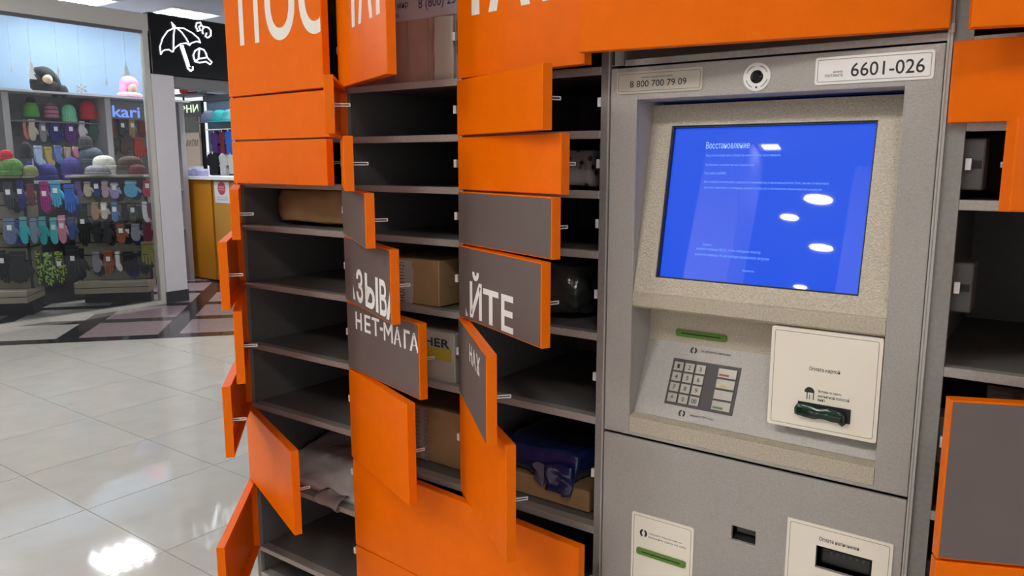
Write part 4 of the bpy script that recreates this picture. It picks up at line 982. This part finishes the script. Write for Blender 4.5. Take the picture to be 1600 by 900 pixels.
t = thing('hat_display', 'pink knit hat with a pale pink collar on a display head', 'hat', (-8.45, 3.15, 2.066)); o = (-8.45, 3.15, 2.066)
MB().ball((-8.43, 3.18, 2.17), (.07, .06, .08), 3).lathe([(.05, 2.066), (.035, 2.10), (.035, 2.14)], 16, (-8.44, 3.17, 0)).build('display_head', bpy.data.materials['beige_head'], t, o, smooth=True)
MB().ball((-8.46, 3.18, 2.215), (.09, .095, .085), 3).ball((-8.45, 3.11, 2.15), (.06, .04, .07), 2).build('pink_hat', mat('pink_knit', (.58, .20, .36), rough=.9), t, o, smooth=True)
b = MB().ball((-8.42, 3.16, 2.095), (.09, .135, .034), 3); lump(b, .008, 30, 9).build('collar', mat('pale_pink_fur', (.72, .36, .58), rough=.9), t, o, smooth=True)

# paper decorations hanging inside the glass
M_paper = mat('white_paper', (.85, .86, .84), rough=.6)
M_string = mat('thin_string', (.55, .56, .58), rough=.6)
def paper_tree(y, z0, z1, label):
    t = thing('paper_tree', label, 'decoration', (-7.35, y, z0), 'paper decorations in the window'); o = (-7.35, y, z0); h = z1 - z0
    pts = [(-.035, 0), (-.012, .28), (-.03, .26), (-.010, .52), (-.022, .50), (0, 1)]
    P = [(x, z0 + f * h) for x, f in pts] + [(-x, z0 + f * h) for x, f in pts[-2::-1]]
    MB().prism([(y + a * 1.05, q) for a, q in P], 'x', -7.352, -7.348).build('cutout', M_paper, t, o)
    MB().tube([(-7.35, y, z1), (-7.35, y, 2.565)], .0012, 5).build('string', M_string, t, o)
paper_tree(1.735, 2.08, 2.245, 'small white paper tree hanging in front of the black fur hat')
paper_tree(2.565, 2.18, 2.29, 'small white paper tree hanging above the pink knit hat')
t = thing('paper_snowflake', 'white six armed paper snowflake hanging in the shop window', 'decoration', (-7.35, 2.14, 2.03)); o = (-7.35, 2.14, 2.03)
b = MB()
for k in range(6):
    a = pi / 6 + k * pi / 3; d = Vector((0, cos(a), sin(a))); c = Vector((-7.35, 2.14, 2.03))
    b.tube([c, c + d * .052], .005, 5)
    for s in (-1, 1):
        e = Vector((0, cos(a + s * .8), sin(a + s * .8))); b.tube([c + d * .028, c + d * .028 + e * .018], .0035, 5)
b.build('cutout', M_paper, t, o); MB().tube([(-7.35, 2.14, 2.085), (-7.35, 2.14, 2.565)], .0012, 5).build('string', M_string, t, o)
for y, z, l in ((1.58, 2.16, 'tiny white paper drop on a string, leftmost in the shop window'), (1.953, 2.156, 'tiny white paper drop on a string between black hat and snowflake'), (2.37, 2.11, 'tiny white paper drop on a string between snowflake and pink hat')):
    t = thing('paper_drop', l, 'decoration', (-7.35, y, z), 'paper decorations in the window'); o = (-7.35, y, z)
    MB().prism([(y, z - .035), (y + .010, z - .01), (y + .006, z + .02), (y, z + .035), (y - .006, z + .02), (y - .010, z - .01)], 'x', -7.352, -7.348).build('cutout', M_paper, t, o)
    MB().tube([(-7.35, y, z + .036), (-7.35, y, 2.565)], .0012, 5).build('string', M_string, t, o)

# black sign with white neon drawings
t = thing('neon_sign', 'black wall sign with a white neon umbrella, cap and mittens', 'sign', (XW, 3.2, 2.205)); o = (XW, 3.2, 2.205)
MB().box(XW - .16, XW + .012, 2.735, 3.80, 2.205, 2.765, .004, 1).build('panel', mat('black_gloss_panel', (.006, .006, .008), rough=.12), t, o)
M_neon = emission('white_neon', (.86, .94, 1.0), 3.2)
def neon(name, paths, r=.0047):
    b = MB()
    for p in paths: b.tube([(XW + .021, y, z) for y, z in p], r, 8)
    b.build(name, M_neon, t, o)
neon('umbrella', [[(2.825, 2.388), (2.823, 2.461), (2.855, 2.539), (2.909, 2.611), (2.985, 2.653), (3.078, 2.661), (3.17, 2.628), (3.234, 2.585), (3.25, 2.545)],
     [(2.825, 2.388), (2.845, 2.42), (2.869, 2.434), (2.915, 2.442), (2.945, 2.423), (2.965, 2.455), (2.99, 2.477), (3.039, 2.511), (3.096, 2.523), (3.132, 2.506), (3.15, 2.53), (3.173, 2.539), (3.212, 2.554), (3.25, 2.545)],
     [(2.985, 2.653), (2.97, 2.577), (2.956, 2.427)], [(3.003, 2.656), (3.056, 2.621), (3.099, 2.569), (3.133, 2.509)], [(2.972, 2.652), (2.958, 2.699), (2.992, 2.665)]])
neon('umbrella_handle', [[(3.035, 2.495), (3.08, 2.352), (3.098, 2.285), (3.125, 2.263), (3.150, 2.280), (3.150, 2.308)], [(3.055, 2.498), (3.100, 2.352), (3.115, 2.300)]], .0075)
neon('cap', [[(3.179, 2.359), (3.164, 2.416), (3.186, 2.461), (3.237, 2.492), (3.285, 2.48), (3.306, 2.449), (3.315, 2.407)], [(3.179, 2.359), (3.22, 2.388), (3.315, 2.412), (3.366, 2.369), (3.345, 2.346), (3.297, 2.37), (3.227, 2.351), (3.179, 2.359)], [(3.237, 2.492), (3.227, 2.44), (3.22, 2.388)]], .006)
neon('mittens', [[(3.212, 2.692), (3.221, 2.727), (3.264, 2.741), (3.272, 2.717), (3.245, 2.696), (3.259, 2.664), (3.229, 2.652), (3.212, 2.692)], [(3.286, 2.634), (3.278, 2.667), (3.3, 2.704), (3.349, 2.702), (3.373, 2.679), (3.37, 2.628), (3.336, 2.603), (3.309, 2.611), (3.326, 2.648)], [(3.272, 2.717), (3.30, 2.69)]], .006)

# counter beyond the pillar
t = thing('shop_counter', 'orange yellow shop counter with a white worktop behind the pillar', 'counter', (-8.2, 4.0, 0)); o = (-8.2, 4.0, 0)
M_counter = mat('amber_laminate', (.62, .245, .012), rough=.35)
M_counter2 = mat('tan_laminate', (.52, .27, .055), rough=.4)
MB().box(-9.0, -8.085, 3.85, 4.35, .02, 1.18).build('front_panel', M_counter, t, o)
MB().box(-8.065, -7.2, 3.86, 4.35, .02, 1.18)    .build('front_panel', M_counter2, t, o)['label'] = 'paler tan front panel'
MB().box(-8.0845, -8.0655, 3.87, 4.34, .02, 1.18).build('joint', M_plinth, t, o)
MB().box(-8.98, -7.22, 3.88, 4.3, 0, .0195).build('toe_kick', M_plinth, t, o)
MB().box(-9.02, -7.18, 3.81, 4.38, 1.181, 1.215).build('worktop', mat('white_worktop', (.75, .78, .82), rough=.3), t, o)
t = thing('paper_notice', 'white paper notice with a round red mark, on the counter front', 'notice', (-7.88, 3.855, 1.04)); o = (-7.88, 3.855, 1.04)
MB().box(-8.03, -7.75, 3.8565, 3.8595, .92, 1.165).build('sheet', mat('notice_paper', (.72, .70, .76), rough=.6), t, o)
MB().lathe([(.0001, 3.8548), (.075, 3.8548), (.075, 3.8562), (.0001, 3.8562)], 28, (-7.89, 0, 1.085), axis='y').build('red_disc', mat('red_print', (.50, .09, .12), rough=.6), t, o)
M_noteblue = mat('blue_print', (.20, .24, .48), rough=.6)
lettering('lettering', [('КУРИТЬ', -7.94, -7.84, 1.090, 1.106, .01), ('ЗАПРЕЩЕНО', -7.95, -7.83, 1.062, 1.078, .01)], mat('pale_print', (.75, .65, .68)), t, Vector((0, 3.8548, 0)) - Vector(o), (1, 0, 0), (0, 0, 1), .0006)
lettering('lettering', [('Проход только', -7.99, -7.79, .972, .988, .006), ('для персонала', -7.99, -7.79, .945, .961, .006)], M_noteblue, t, Vector((0, 3.8565, 0)) - Vector(o), (1, 0, 0), (0, 0, 1), .0006)
M_lilacbox = mat('lilac_carton', (.40, .36, .62), rough=.5)
for i, (x, w, h) in enumerate(((-8.70, .10, .09), (-8.57, .09, .11), (-8.46, .09, .08))):
    t = thing('small_carton', ('lilac small carton on the worktop beside the pillar', 'taller lilac small carton in the middle on the worktop', 'third lilac small carton on the worktop')[i], 'box', (x, 4.0, 1.2155)); o = (x, 4.0, 1.2155)
    MB().box(x - w / 2, x + w / 2, 3.95, 4.05, 1.2155, 1.2155 + h, .004, 1).build('carton', M_lilacbox, t, o); MB().box(x - w / 2 - .002, x + w / 2 + .002, 3.948, 4.052, 1.2155 + h * .75, 1.216 + h + .003).build('lid', mat('pale_lid_%d' % i, (.66, .66, .80)), t, o)
# poster board and clothes behind the counter
t = thing('poster_board', 'tall cream poster board behind the counter with a dark top band', 'poster', (-10.45, 5.1, 0)); o = (-10.45, 5.1, 0)
MB().box(-10.76, -10.22, 5.1, 5.13, .02, 2.02).build('board', mat('cream_poster', (.72, .58, .42), rough=.5), t, o)
MB().box(-10.76, -10.22, 5.085, 5.0995, 1.80, 2.02).build('top_band', mat('olive_band', (.11, .12, .08)), t, o)
MB().box(-10.78, -10.20, 5.14, 5.19, 0, 2.24).build('frame', M_plinth, t, o)
lettering('lettering', [('эмили', -10.68, -10.26, 1.60, 1.70, .0)], mat('brown_print', (.22, .13, .08)), t, Vector((0, 5.1, 0)) - Vector(o), (1, 0, 0), (0, 0, 1), .002)
lettering('lettering', [('ЭНИ', -10.72, -10.26, 2.08, 2.19, .02)], emission('green_white_letters', (.72, .95, .62), 1.0), t, Vector((0, 5.138, 0)) - Vector(o), (1, 0, 0), (0, 0, 1), .003)
t = thing('clothes_panel', 'pale blue clothes display panel behind the counter', 'rack', (-9.7, 5.2, 0)); o = (-9.7, 5.2, 0)
MB().box(-10.15, -8.9, 5.2, 5.24, 0, 2.22).build('panel', M_wall_blue, t, o)
MB().box(-10.17, -8.88, 5.16, 5.25, 2.22, 2.30).build('top_board', mat('dark_board', (.05, .055, .07)), t, o)
for z in (2.05, 1.82, 1.50): MB().box(-10.1, -8.95, 5.12, 5.135, z, z + .015).box(-10.0, -9.99, 5.13, 5.2, z, z + .012).box(-9.1, -9.09, 5.13, 5.2, z, z + .012).build('rail', M_hook, t, o)
for i, (x, c, l) in enumerate(((-9.86, 'steel', 'grey blue cap on the pale blue panel behind the counter'), (-9.61, 'turquoise', 'turquoise cap on the pale blue panel behind the counter'), (-9.36, 'aqua', 'aqua cap on the pale blue panel, nearest the lockers'))):
    t = thing('cap', l, 'hat', (x, 5.05, 1.96), 'caps on the blue panel'); o = (x, 5.05, 1.96)
    MB().lathe([(.115, 1.92), (.12, 1.97), (.105, 2.03), (.06, 2.075), (.005, 2.085)], 20, (x, 5.05, 0)).build('crown', fab(c), t, o, smooth=True)
    MB().prism([(x + .13 * cos(a), 4.97 + .10 * sin(a)) for a in [pi + pi * k / 8 for k in range(9)]], 'z', 1.912, 1.922).build('peak', fab(c), t, o)
for i, (x, c, w, z0, z1, l) in enumerate(((-9.80, 'purple', .15, 1.50, 1.80, 'purple shirt hanging below the caps'), (-9.62, 'darkred', .12, 1.50, 1.82, 'dark red shirt hanging below the caps'), (-9.47, 'cobalt', .16, 1.48, 1.82, 'bright blue shirt hanging below the caps'), (-9.86, 'black', .26, 1.20, 1.52, 'black jacket hanging low on the blue panel'), (-9.64, 'white', .16, 1.20, 1.50, 'white shirt beside the black jacket'), (-9.45, 'ivory', .12, 1.22, 1.50, 'ivory shirt hanging beside the white shirt'))):
    t = thing('shirt', l, 'clothes', (x, 5.09, z1), 'clothes on the blue panel'); o = (x, 5.09, z1); h = z1 - z0
    b = MB().prism([(x - w * .12, z1), (x + w * .12, z1), (x + w * .5, z1 - h * .14), (x + w * .62, z1 - h * .55), (x + w * .46, z1 - h * .6), (x + w * .38, z1 - h * .3), (x + w * .38, z0), (x - w * .38, z0), (x - w * .38, z1 - h * .3), (x - w * .46, z1 - h * .6), (x - w * .62, z1 - h * .55), (x - w * .5, z1 - h * .14)], 'y', 5.06, 5.115)
    b.build('body', fab(c), t, o); MB().prism([(x - w * .1, z1 + .001), (x + w * .1, z1 + .001), (x, z1 - h * .12)], 'y', 5.055, 5.0595).build('collar', M_tag, t, o)
for i, (x, z, r, c, l) in enumerate(((-10.45, 2.44, .11, 'scarlet', 'red bag on the board above the poster'), (-10.25, 2.46, .12, 'pink', 'pink bag beside the red bag above the poster'), (-10.02, 2.45, .13, 'blue', 'blue bag beside the pink bag above the poster'))):
    t = thing('handbag', l, 'bag', (x, 5.1, z - r), 'bags above the poster'); o = (x, 5.1, z - r)
    MB().prism(rrect(x - r, x + r, z - r * .9, z + r * .5, r * .4), 'y', 5.05, 5.17).build('body', fab(c), t, o)
    MB().tube([(x + r * .6 * cos(a), 5.11, z + r * .45 + r * .6 * sin(a)) for a in [pi * k / 8 for k in range(9)]], .012, 6).build('handle', fab(c), t, o)
    if i == 0:
        t2 = thing('bag_shelf', 'dark shelf board above the poster carrying bags', 'shelf', (-10.2, 5.15, 2.33)); o2 = (-10.2, 5.15, 2.33)
        MB().box(-10.75, -9.85, 5.02, 5.30, 2.31, 2.335).box(-10.74, -10.72, 5.2, 5.22, 0, 2.31).box(-9.88, -9.86, 5.26, 5.28, 0, 2.31).build('board', mat('shelf_board_dark', (.05, .055, .07)), t2, o2)
